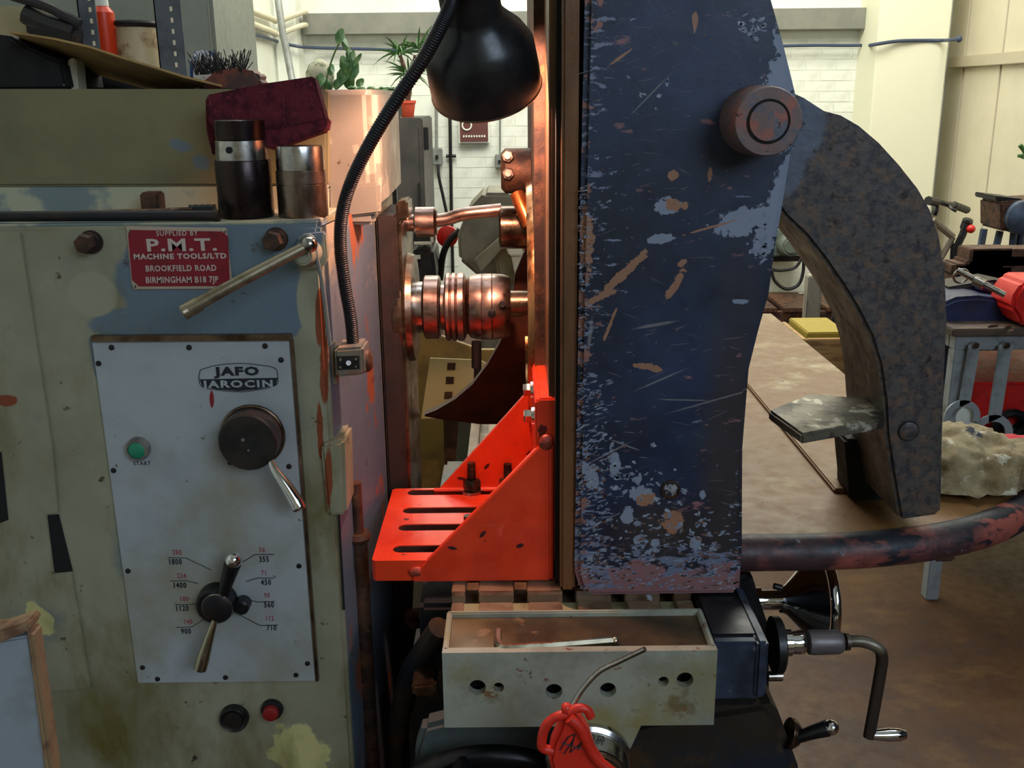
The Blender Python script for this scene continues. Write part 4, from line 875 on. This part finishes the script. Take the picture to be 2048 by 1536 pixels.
# cardboard sheet, black case, cloth
top = [(20, 66), (110, 80), (180, 96), (240, 116), (300, 134), (370, 156), (444, 174)]
bot = [(60, 92), (110, 118), (170, 140), (230, 158), (290, 174), (360, 182), (444, 180)]
v = []; f = []
for i in range(7):
    a = PY(*top[i], 1.23); b_ = PY(*bot[i], 1.40)
    for k in range(4): v.append(a.lerp(b_, k/3)+Vector((0, 0, .002*math.sin(k*1.5))))
v2 = [p+Vector((0, 0, .0025)) for p in v]
for i in range(6):
    for k in range(3):
        q = (i*4+k, (i+1)*4+k, (i+1)*4+k+1, i*4+k+1); f.append(q); f.append(tuple(28+j for j in reversed(q)))
bd = [i*4 for i in range(7)] + [24+1, 24+2, 27] + [i*4+3 for i in range(5, -1, -1)] + [2, 1]
for i in range(len(bd)):
    a, b_ = bd[i], bd[(i+1) % len(bd)]; f.append((a, 28+a, 28+b_, b_))
solo('cardboard_sheet', 'bowed sheet of tan cardboard sloping down over the black case', 'cardboard', (v+v2, f), mat('cardboard', (176, 142, 86), [((150, 118, 72), 'n', 20, .45, .65)], .8))
tcase = thing('black_case', 'black case under the raised end of the cardboard sheet', 'case', (PY(60, 180, 1.3).x, 1.3, ZT))
part('body', pix([(-140, 52), (20, 72), (60, 96), (124, 124), (136, 180), (-140, 182)], 1.29, .12), m_groove, tcase, .004)
part('corner_rivet', lathe(PY(129, 170, 1.29), (0, -1, 0), [(0, .0016), (.002, .0012)], 10), m_steel, tcase)
solo('dark_tin', 'low dark tin under the middle of the cardboard sheet', 'tin', pix([(196, 152), (335, 162), (338, 181), (196, 182)], 1.42, .06), m_dark, .003)
solo('offcut_block', 'small upright pale offcut beside the black case', 'block', pix([(134, 118), (150, 116), (156, 182), (140, 182)], 1.31, .03), m_cream, .002)
solo('checked_cloth', 'crumpled blue and white cloth behind the brush', 'cloth', pix([(376, 106), (400, 100), (432, 104), (438, 130), (436, 182), (378, 182)], 1.34, .03), mat('blue_white', (196, 200, 206), [((40, 66, 120), 'n', (40, 40, 60), .48, .52)], .8), .006)
# tools on ledge
solo('long_bar', 'long dark bar lying along the ledge behind the name plate', 'bar', [cyl(PY(-60, 441, 1.06)+Vector((0, 0, .004)), Vector((PY(438, 440, 1.06).x, 1.06, zl+.006)), .0055), cyl(Vector((PY(428, 440, 1.06).x, 1.06, zl+.006)), Vector((PY(440, 440, 1.06).x, 1.06, zl+.006)), .0065)], m_dark)
solo('tapered_punch', 'dark tapered punch with a bright end lying behind the long bar', 'tool', [lathe(Vector((PY(88, 430, 1.09).x, 1.09, zl+.006)), (1, 0, 0), [(0, .002), (.05, .004), (.12, .0052), (PY(388, 430, 1.09).x-PY(88, 430, 1.09).x, .0062)], 14)], m_bsteel)
solo('iron_block', 'small rusty square block standing at the back of the ledge', 'block', box(PY(286, 400, 1.14).x, PY(322, 400, 1.14).x, 1.13, 1.155, zl, PY(300, 384, 1.14).z), m_rust, .002)
solo('twist_drill', 'short dark twist drill beside the dark bush', 'drill', [lathe(Vector((PY(380, 420, 1.12).x, 1.12, zl+.006)), (1, 0, 0), [(i*.0035, .0052 if i % 2 else .0062) for i in range(9)], 14)], m_dark)

# hex key
kz = .9575
kp = [PZ(996, 1262, kz+.004), PZ(995, 1278, kz+.004), PZ(1000, 1291, kz+.004), PZ(1016, 1296, kz+.004), PZ(1100, 1291, kz+.004), PZ(1225, 1281, kz+.004)]
hk = thing('hex_key', 'pale steel ball end hex key lying in the table tray', 'hex key', (kp[3].x, kp[3].y, kz))
m_key = mat('key_steel', (206, 196, 168), (), .25, 1.0)
part('shaft', tube(kp, .0042, 6, 5), m_key, hk); part('ball_end', ball(PZ(1230, 1281, kz+.004), .0042, 8), m_key, hk)

# ================================================================== RED OILER
OY = .79
oc = thing('pump_oiler', 'scribbled red oiler head with a thin bent steel spout at the front dial', 'oiler', PY(1150, 1545, OY))
m_oil = mat('oiler_red', (214, 48, 30), [((170, 32, 26), 'n', 30, .5, .68)], .4, bump=.1, org=PY(1150, 1545, OY))
part('body', pix([(1126, 1432), (1144, 1428), (1160, 1440), (1180, 1470), (1192, 1510), (1226, 1560), (1110, 1570), (1098, 1520), (1104, 1490), (1118, 1460)], OY, .02), m_oil, oc, .004)
part('trigger', [tube([PY(*p, OY+.006) for p in ((1140, 1428), (1112, 1434), (1092, 1452), (1084, 1478), (1086, 1496), (1108, 1502))], .0045, 12)], m_oil, oc)
part('handle', [tube([PY(*p, OY+.004) for p in ((1136, 1424), (1158, 1416), (1174, 1420), (1182, 1434))], .0042, 12), tube([PY(*p, OY-.002) for p in ((1138, 1436), (1160, 1454), (1178, 1490), (1196, 1520), (1240, 1556))], .0050, 12)], m_oil, oc)
part('nozzle_nut', ball(PY(1133, 1416, OY+.006), .0052, 8), m_oil, oc)
part('spout', tube([PY(1140, 1422, OY+.006), PY(1150, 1402, OY+.01), PY(1170, 1372, OY+.012), PY(1200, 1342, OY+.014), PY(1240, 1322, OY+.01), PY(1290, 1298, OY)], lambda t: .0026-.0002*t, 10), m_steel, oc)
part('scribble', [cyl(PY(*p, OY-.0004), PY(*q, OY-.0004), .0006, n=5) for p, q in (((1120, 1500), (1136, 1474)), ((1136, 1474), (1150, 1468)), ((1128, 1508), (1148, 1478)), ((1150, 1468), (1140, 1505)), ((1140, 1505), (1170, 1480)), ((1124, 1486), (1165, 1498)), ((1155, 1500), (1172, 1470)))], m_ink, oc)

# foreground crate lower left
m_crate = mat('crate_paint', (150, 158, 166), [((120, 120, 112), 'n', 10, .5, .7)], .5)
m_crim = mat('crate_rim', (156, 128, 94), [((110, 78, 56), 'n', 30, .5, .65)], .6)
fc = thing('metal_box', 'pale blue grey open metal box with a rusty rim in the lower left corner', 'box', (PY(20, 1400, .78).x, .8, 0))
part('body', pix([(-90, 1296), (58, 1272), (104, 1560), (160, 2300), (-60, 2300)], .785, .012), m_crate, fc, .002)
part('rim', [pix([(-90, 1272), (0, 1262), (56, 1243), (60, 1262), (0, 1288), (-90, 1300)], .778, .025), pix([(52, 1262), (64, 1268), (106, 1560), (90, 1560)], .779, .02)], m_crim, fc, .003)

# ================================================================== BEHIND THE SPINDLE
m_gst = mat('guard_olive', (124, 118, 94), [((100, 94, 76), 'n', 5, .45, .6)], .55)
gm = thing('grinding_machine', 'olive grey hooded machine standing behind the spindle', 'machine', (0, 3.3, 0))
part('hood', [pix([(936, 420), (968, 386), (1020, 386), (1052, 410), (1052, 505), (1010, 545), (985, 560), (960, 556), (918, 520), (915, 470)], 3.2, .3), pix([(985, 500), (1052, 440), (1052, 560), (1000, 575)], 3.1, .1)], m_gst, gm, .01)
part('panel', pix([(948, 520), (1040, 440), (1050, 450), (962, 545)], 3.08, .02), m_gst, gm, .003)
part('column', box(PY(960, 560, 3.3).x, PY(1050, 560, 3.3).x, 3.25, 3.5, 0, PY(1000, 540, 3.3).z), m_gst, gm, .01)
part('shelf_arm', [pix([(1020, 500), (1044, 498), (1054, 566), (1034, 570)], 3.0, .3), pix([(1010, 490), (1044, 488), (1046, 512), (1018, 512)], 2.98, .3)], m_cream, gm, .004)
rdz = thing('red_guard_wheel', 'small red guard wheel with a dark strap hanging behind the coolant pipe', 'wheel', PY(895, 472, 3.6))
part('disc', lathe(PY(895, 472, 3.6), (0, -1, 0), [(0, .038), (.02, .038), (.024, .03)], 28), m_red, rdz)
part('strap', tube([PY(920, 460, 3.57), PY(900, 480, 3.57), PY(886, 510, 3.57), PY(880, 560, 3.57)], .012, 8), m_dark, rdz)
bn = thing('tool_grinder', 'dark bench tool grinder partly hidden behind the spindle flange', 'machine', (PY(850, 560, 3.4).x, 3.4, 0))
part('head', [pix([(820, 505), (840, 495), (866, 500), (872, 545), (868, 600), (818, 600)], 3.4, .25)], m_dark, bn, .01)
part('bracket', [pix([(828, 462), (860, 460), (868, 490), (826, 492)], 3.4, .12)], m_dark, bn, .004)
part('bright_edge', [pix([(828, 485), (864, 484), (864, 489), (828, 490)], 3.38, .02), pix([(830, 512), (840, 511), (841, 518), (831, 519)], 3.38, .02), pix([(860, 455), (865, 455), (866, 485), (861, 485)], 3.38, .02)], m_cream, bn)
part('stand', box(PY(815, 600, 3.4).x, PY(875, 600, 3.4).x, 3.42, 3.6, 0, PY(850, 598, 3.4).z), m_black, bn, .01)
m_ply = mat('yellow_board', (140, 112, 56), [((110, 86, 44), 'n', 6, .45, .6)], .6)
solo('plywood_screen', 'yellow brown board standing behind the table beneath the spindle', 'board', pix([(828, 660), (870, 668), (960, 700), (1060, 700), (1050, 2080), (850, 2080)], 2.4, .02), m_ply, .002)
sq = thing('perforated_plate', 'pale blue plate with three square holes standing behind the spindle', 'plate', PY(900, 830, 2.1))
m_pp = mat('pale_plate', (186, 202, 206), [((206, 190, 140), 'n', (6, 6, 6), .52, .56, 2, .92, .86, .3)], .5)
part('sheet', pix([(860, 716), (960, 720), (1000, 740), (990, 800), (945, 836), (842, 838)], 2.1, .004), m_pp, sq, .001)
for a, b_ in ((903, 732), (900, 760), (897, 790)):
    part('square_hole', pix([(a-8, b_-6), (a+8, b_-6), (a+7, b_+8), (a-9, b_+8)], 2.098, .003), m_rust, sq)
part('prop', box(PY(905, 830, 2.12).x-.02, PY(905, 830, 2.12).x+.02, 2.11, 2.14, 0, PY(905, 800, 2.12).z), m_rust, sq)
solo('light_post', 'short pale mottled steel post behind the red angle plate', 'post', pix([(918, 835), (950, 832), (945, 900), (938, 960), (908, 960), (915, 880)], 1.75, .03), m_grey, .002)
solo('dark_post', 'dark upright bar beside the pale mottled post', 'post', pix([(948, 690), (962, 690), (966, 960), (946, 960)], 1.72, .02), m_dark, .002)

# ================================================================== SEEN THROUGH THE ARM OPENING
mo = thing('wall_motor', 'grey green motor unit with hanging black cables seen between casting and arm', 'motor', PY(1580, 510, 7.0))
m_mot = mat('motor_green', (88, 98, 88), [((62, 64, 62), 'n', 10, .5, .6)], .5)
part('housing', [pix([(1535, 462), (1600, 456), (1625, 480), (1618, 508), (1535, 515)], 7.1, .5), lathe(PY(1575, 488, 7.1), (0, -1, 0), [(0, .08), (.1, .08), (.12, .06)], 24), lathe(PY(1605, 488, 7.1), (0, -1, 0), [(0, .05), (.1, .05)], 20)], m_mot, mo, .01)
part('cable', [tube([PY(*p, 6.9) for p in ((1543, 538), (1560, 541), (1590, 535), (1606, 512))], .011, 8), tube([PY(*p, 6.88) for p in ((1543, 540), (1550, 562), (1572, 578), (1596, 570), (1606, 545), (1608, 512))], .012, 8)], m_black, mo)
part('bracket', box(PY(1530, 510, 7.3).x, PY(1620, 510, 7.3).x, 7.3, 7.7, PY(1580, 512, 7.3).z-.04, PY(1580, 512, 7.3).z), m_dark, mo)
xg_ = PY(1625, 650, 4.8).x
solo('grey_post', 'upright grey wooden post behind the curved arm', 'post', box(xg_-.035, xg_+.035, 4.8, 4.87, 0, PY(1625, 552, 4.8).z), mat('post_grey', (140, 134, 120), [((110, 104, 94), 'n', (20, 20, 4), .5, .6)], .7), .006)
cz = PY(1645, 675, 3.6)
cr = thing('wooden_crate', 'small wooden crate with a yellow lining behind the curved arm', 'crate', (cz.x, 3.6, 0))
part('front_board', box(PY(1614, 690, 3.6).x, PY(1700, 690, 3.6).x, 3.6, 3.62, PY(1640, 748, 3.6).z, PY(1640, 678, 3.6).z), m_wood, cr, .003)
part('side_board', box(PY(1614, 690, 3.6).x-.02, PY(1614, 690, 3.6).x, 3.6, 3.9, PY(1640, 748, 3.6).z, PY(1640, 678, 3.6).z), m_wood, cr, .003)
part('lining', box(PY(1618, 675, 3.62).x, PY(1700, 675, 3.62).x, 3.64, 3.9, PY(1640, 740, 3.6).z, PY(1640, 676, 3.6).z+.012), mat('yellow_lining', (150, 130, 40), (), .6), cr, .004)
part('stand', box(PY(1618, 690, 3.62).x, PY(1700, 690, 3.62).x, 3.62, 3.9, 0, PY(1640, 748, 3.6).z), m_dark, cr)
for i, (yy, zz, lab) in enumerate(((5.6, .12, 'nearer rusty floor pallet behind the opening in the casting'), (6.4, .16, 'farther rusty floor pallet against the white wall'))):
    tp = thing('floor_pallet', lab, 'pallet', (2.2, yy, 0))
    for k in range(5): part('board', box(1.5+k*.28, 1.74+k*.28, yy, yy+.55, zz-.03, zz), m_rust, tp, .004)
    part('bearer', [box(1.5, 2.86, yy+d, yy+d+.06, 0, zz-.03) for d in (.02, .45)], m_rust, tp)

# ================================================================== RIGHT WORKBENCH
WB = 2.77; wz = PY(1980, 668, WB).z; wx0 = PY(1912, 672, WB).x
wbn = thing('workbench', 'workbench with pale grey square tube frame at the right edge', 'workbench', (wx0, WB, 0))
m_tube = mat('tube_grey', (150, 156, 158), [((120, 124, 122), 'n', 14, .5, .65)], .45, .2)
m_top = mat('bench_top', (84, 68, 52), [((50, 42, 38), 'n', 8, .45, .6)], .6)
part('top', box(wx0-.02, wx0+1.2, WB-.02, WB+.75, wz-.002, wz+.02), m_top, wbn, .003)
zc = PY(1980, 700, WB).z
part('rail', box(wx0, wx0+1.2, WB, WB+.04, zc, wz-.002), m_tube, wbn, .003)
part('rail', box(wx0, wx0+.04, WB+.04, WB+.7, zc, wz-.002), m_tube, wbn, .003)
for (lx, ly) in ((wx0, WB), (wx0, WB+.66), (wx0+1.16, WB)):
    part('leg', box(lx, lx+.04, ly, ly+.04, 0, zc), m_tube, wbn, .003)
zsf = PY(1980, 905, WB).z
part('shelf', box(wx0, wx0+1.2, WB+.02, WB+.7, zsf-.02, zsf), m_top, wbn)
def spanner(x0p, y0p, x1p, y1p, Y, lab, s=1.0):
    a = PY(x0p, y0p, Y); b_ = PY(x1p, y1p, Y); d = (b_-a).normalized(); n = Vector((d.z, 0, -d.x)); L_ = (b_-a).length
    t_ = thing('open_spanner', lab, 'spanner', a, 'grey spanners hanging from the workbench rail')
    w = .017*s
    pts = [a-n*w+Vector((0, 0, 0)), a+n*w, b_+n*w, b_+n*w*.9+d*.02, b_-n*w]
    part('shank', prism(pts, [p+Vector((0, .006, 0)) for p in pts]), m_tube, t_, .002)
    cc = b_+d*.045*s; ring = []; inner = []
    k0 = math.atan2(d.z, d.x)
    for i in range(17):
        an = k0 + math.radians(-180+38+i*(360-76)/16*.0) 
    outer = []; inn = []
    for i in range(19):
        an = k0+math.radians(75)+math.radians(300-30)*i/18
        outer.append(cc+Vector((math.cos(an), 0, math.sin(an)))*.052*s); inn.append(cc+Vector((math.cos(an), 0, math.sin(an)))*.034*s)
    for i in range(18):
        pass
    v = []; f = []
    for i in range(19):
        v += [outer[i], inn[i], outer[i]+Vector((0, .008, 0)), inn[i]+Vector((0, .008, 0))]
    for i in range(18):
        q = 4*i; f += [(q, q+4, q+5, q+1), (q+2, q+3, q+7, q+6), (q, q+2, q+6, q+4), (q+1, q+5, q+7, q+3)]
    f += [(0, 1, 3, 2), (72, 74, 75, 73)]
    part('jaw', (v, f), m_tube, t_)
    part('hook', cyl(a+Vector((0, -.008, 0)), a+Vector((0, .02, 0)), .009), m_steel, t_)
spanner(1950, 690, 1930, 805, WB-.02, 'left hand spanner with a round jaw hanging from the workbench rail', 1.0)
spanner(2012, 690, 1990, 835, WB-.02, 'right hand spanner with an open jaw hanging from the workbench rail', 1.15)
solo('red_crate', 'dull red plastic crate on the shelf under the workbench', 'crate', [box(wx0+.12, wx0+.5, WB+.15, WB+.55, zsf, zsf+.17)], m_red, .008)
solo('parts_bin', 'dark blue grey bin hanging under the workbench top', 'bin', box(wx0+.06, wx0+.16, WB+.2, WB+.4, zsf+.0, zsf+.30), m_bg, .006)
solo('red_crate', 'red crate standing behind the curved arm beside the workbench', 'crate', pix([(1860, 725), (1906, 725), (1900, 850), (1860, 850)], 3.0, .2), m_red, .006)
solo('oil_tin', 'round white tin hanging behind the left spanner', 'tin', lathe(PY(1925, 828, WB+.03), (0, -1, 0), [(0, .033), (.03, .033), (.031, .03)], 24), m_white)
solo('coiled_hose', 'dark coiled hose beside the red crate under the bench', 'hose', [torus(PY(2020, 850, WB+.12), (0, 1, .3), .045, .012, 28, 8), torus(PY(2022, 842, WB+.14), (0, 1, .3), .032, .012, 28, 8)], m_black)
# things on the bench
zz = wz+.02
vb = thing('bench_vice', 'dark blue bench vice with a bright handle on the workbench', 'vice', (PY(1960, 640, WB+.15).x, WB+.15, zz))
vx = PY(1900, 600, WB+.1).x
part('body', [pix([(1880, 610), (1915, 595), (1960, 592), (2020, 600), (2030, 640), (2020, 672), (1890, 668)], WB+.08, .2)], m_blue, vb, .01)
part('jaw', [pix([(1895, 575), (1990, 560), (2060, 575), (2060, 605), (1900, 600)], WB+.2, .12)], m_dark, vb, .006)
part('slide', pix([(1960, 560), (2060, 590), (2060, 610), (1955, 580)], WB+.16, .04), m_blue, vb, .006)
part('handle', [cyl(PY(1914, 540, WB+.04), PY(2010, 590, WB-.02), .0085), lathe(PY(1948, 560, WB+.02), PY(1970, 571, WB)-PY(1948, 560, WB+.02), [(0, .014), (.03, .014)], 16)], m_steel, vb)
part('handle_hook', torus(PY(1922, 552, WB+.04), (0, 1, .2), .02, .004, 24, 8), m_steel, vb)
solo('red_can', 'bright red plastic can at the right edge of the workbench', 'can', pix([(2046, 566), (2062, 560), (2120, 560), (2120, 660), (2040, 650), (2036, 636), (2024, 618), (2028, 592)], WB-.02, .14), m_red, .01)
for i, (a, b_, w, lab) in enumerate(((1975, 652, 24, 'bright steel pin lying left on the bench top'), (2010, 655, 14, 'short bright pin in the middle of the bench top'), (2018, 662, 10, 'bright pin nearest the red can'))):
    p = PZ(a, b_, zz+.004); solo('steel_pin', lab, 'pin', cyl(p, p+Vector((w*.0014, .01, 0)), .004, n=10), m_steel, group='loose pins on the bench')
# heap of dark parts behind bench vice, machine head on stand
solo('scrap_heap', 'heap of dark rusty offcuts piled behind the bench vice', 'scrap', [box(*(lambda x, y, z, w, h: (x-w, x+w, y, y+.1, z-h, z+h))(PY(a, b_, 3.3).x, 3.3, PY(a, b_, 3.3).z, random.uniform(.03, .08), random.uniform(.012, .03))) for a, b_ in [(1890+random.uniform(0, 150), 520+random.uniform(-12, 60)) for _ in range(26)]], m_rust, .003)['kind'] = 'stuff'
sg = thing('grinder_stand', 'rusty box shaped machine head on thin legs in front of the cream door', 'machine', (PY(2030, 470, 4.2).x, 4.2, 0))
part('body', pix([(2002, 404), (2100, 398), (2100, 468), (2002, 462)], 4.2, .2), m_rust, sg, .01)
part('cap', pix([(1992, 392), (2046, 398), (2044, 410), (1992, 402)], 4.22, .2), m_dark, sg, .004)
part('motor', lathe(PY(2030, 432, 4.25), (0, -1, 0), [(0, .07), (.08, .07), (.1, .04)], 24), m_bg, sg)
for (a, b_, c2_, d_) in ((1968, 458, 1958, 515), (2000, 462, 1986, 520), (2028, 462, 2022, 520), (2044, 462, 2036, 520)):
    p = PY(a, b_, 4.3); part('leg', tube([p, PY(c2_, d_, 4.3), (PY(c2_, d_, 4.3).x-.05, 4.3, .0)], .016, 8, 1), m_bg, sg)
# bicycle
by = 5.2
bi = thing('bicycle', 'dark mountain bicycle parked by the cream sliding door', 'bicycle', (PY(1890, 560, by).x, by, 0))
H1 = PY(1898, 412, by); 
part('handlebar', [tube([PY(1858, 402, by-.1), PY(1880, 404, by-.05), PY(1893, 408, by), PY(1910, 410, by+.1), PY(1934, 420, by+.2)], .014, 8), tube([PY(1908, 410, by+.1), PY(1934, 420, by+.2)], .02, 8, 1), tube([PY(1856, 401, by-.12), PY(1874, 404, by-.06)], .022, 8, 1)], m_black, bi)
part('brake_lever', [tube([PY(1893, 409, by), PY(1905, 418, by-.04), PY(1912, 422, by-.04)], .008, 6), tube([PY(1870, 405, by), PY(1872, 420, by-.04), PY(1868, 430, by-.04)], .016, 6)], m_black, bi)
part('frame', [tube([PY(1866, 440, by), PY(1906, 474, by)], .018, 8, 1), tube([PY(1866, 440, by), PY(1880, 520, by)], .015, 8, 1), tube([PY(1906, 474, by), PY(1880, 520, by)], .016, 8, 1), tube([PY(1880, 520, by), PY(1800, 540, by)], .012, 8, 1), tube([PY(1866, 440, by), PY(1800, 540, by)], .01, 8, 1)], mat('frame_pale', (130, 118, 104), (), .4), bi)
fw = PY(1912, 570, by); fw.z = .33; rw = PY(1800, 570, by); rw.z = .33
part('fork', [tube([PY(1935, 440, by-.02), PY(1925, 470, by-.02), PY(1912, 496, by-.02), fw], .02, 8, 1), tube([PY(1936, 440, by-.02), PY(1930, 456, by)], .028, 8, 1), tube([PY(1905, 480, by), PY(1900, 555, by-.02)], .008, 8, 1)], m_black, bi)
part('reflector', ball(PY(1942, 458, by-.05), .022, 8), m_red, bi)
for cc in (fw, rw):
    wl = part('wheel', [torus(cc, (.35, 1, 0), .31, .022, 44, 8)], m_black, bi)
    part('spokes', [cyl(cc, cc+Matrix.Rotation(2*math.pi*i/18, 3, 'Y') @ Vector((.3, 0, 0)), .002, n=4) for i in range(18)] + [cyl(cc+Vector((0, -.04, 0)), cc+Vector((0, .04, 0)), .02)], m_grey, wl, kind='stuff')
# door-side plant tip
solo('plant_frond', 'green plant frond poking in at the right edge before the cream door', 'plant', [tube([PY(2050, 310, 5.5), PY(2090, 330, 5.5), PZ(2300, 900, 0)], .01, 6), tube([PY(2040, 290, 5.5), PY(2050, 305, 5.5), PY(2046, 318, 5.5)], .012, 6), tube([PY(2036, 312, 5.5), PY(2052, 311, 5.5)], .01, 6, 1)], m_leaf)

# ================================================================== RAG AND RED CLOTH ON THE BED
def crumple(name, lab, cat, c, rx, ry, rz, m_, seed, amp=.35, fr=18.0):
    bm = bmesh.new(); bmesh.ops.create_icosphere(bm, subdivisions=5, radius=1.0); c = Vector(c)
    for vv in bm.verts:
        p = vv.co.copy(); q = Vector((p.x*rx, p.y*ry, p.z*rz if p.z > 0 else p.z*rz*.15))
        n1 = noise.noise(q*fr+Vector((seed, 0, 0))); n2 = noise.noise(q*fr*2.7+Vector((0, seed, 0))); n3 = 1-abs(noise.noise(q*fr*1.6+Vector((0, 0, seed))))*2
        k = 1+amp*(n1*.7+n2*.35+n3*.3) if p.z > -.2 else 1+amp*.2*n1
        vv.co = Vector((q.x*k, q.y*k, max(q.z*k, 0)))
    me = bpy.data.meshes.new(name); bm.to_mesh(me); bm.free(); me.shade_smooth(); me.materials.append(m_)
    o = bpy.data.objects.new(name, me); COL.objects.link(o); o.location = c; o['label'] = lab; o['category'] = cat; return o
m_rag = mat('rag', (156, 140, 106), [((120, 100, 66), 'n', 20, .45, .6), ((54, 54, 62), 'n', 16, .60, .66), ((206, 196, 170), 'n', 40, .58, .66)], .9, bump=.6, bscale=120)
crumple('rag', 'crumpled oily beige rag on the casting bed beside the arm', 'rag', (PZ(1975, 1000, bz+.01).x, 1.24, bz+.01), .105, .075, .056, m_rag, 3.3, .30, 26.0)
crumple('red_cloth', 'red and pink cloth lying behind the rag at the right edge', 'cloth', (.715, 1.345, bz+.004), .05, .035, .022, mat('red_cloth', (196, 40, 52), [((214, 90, 110), 'n', (6, 50, 50), .55, .62)], .8), 8.1, .25)
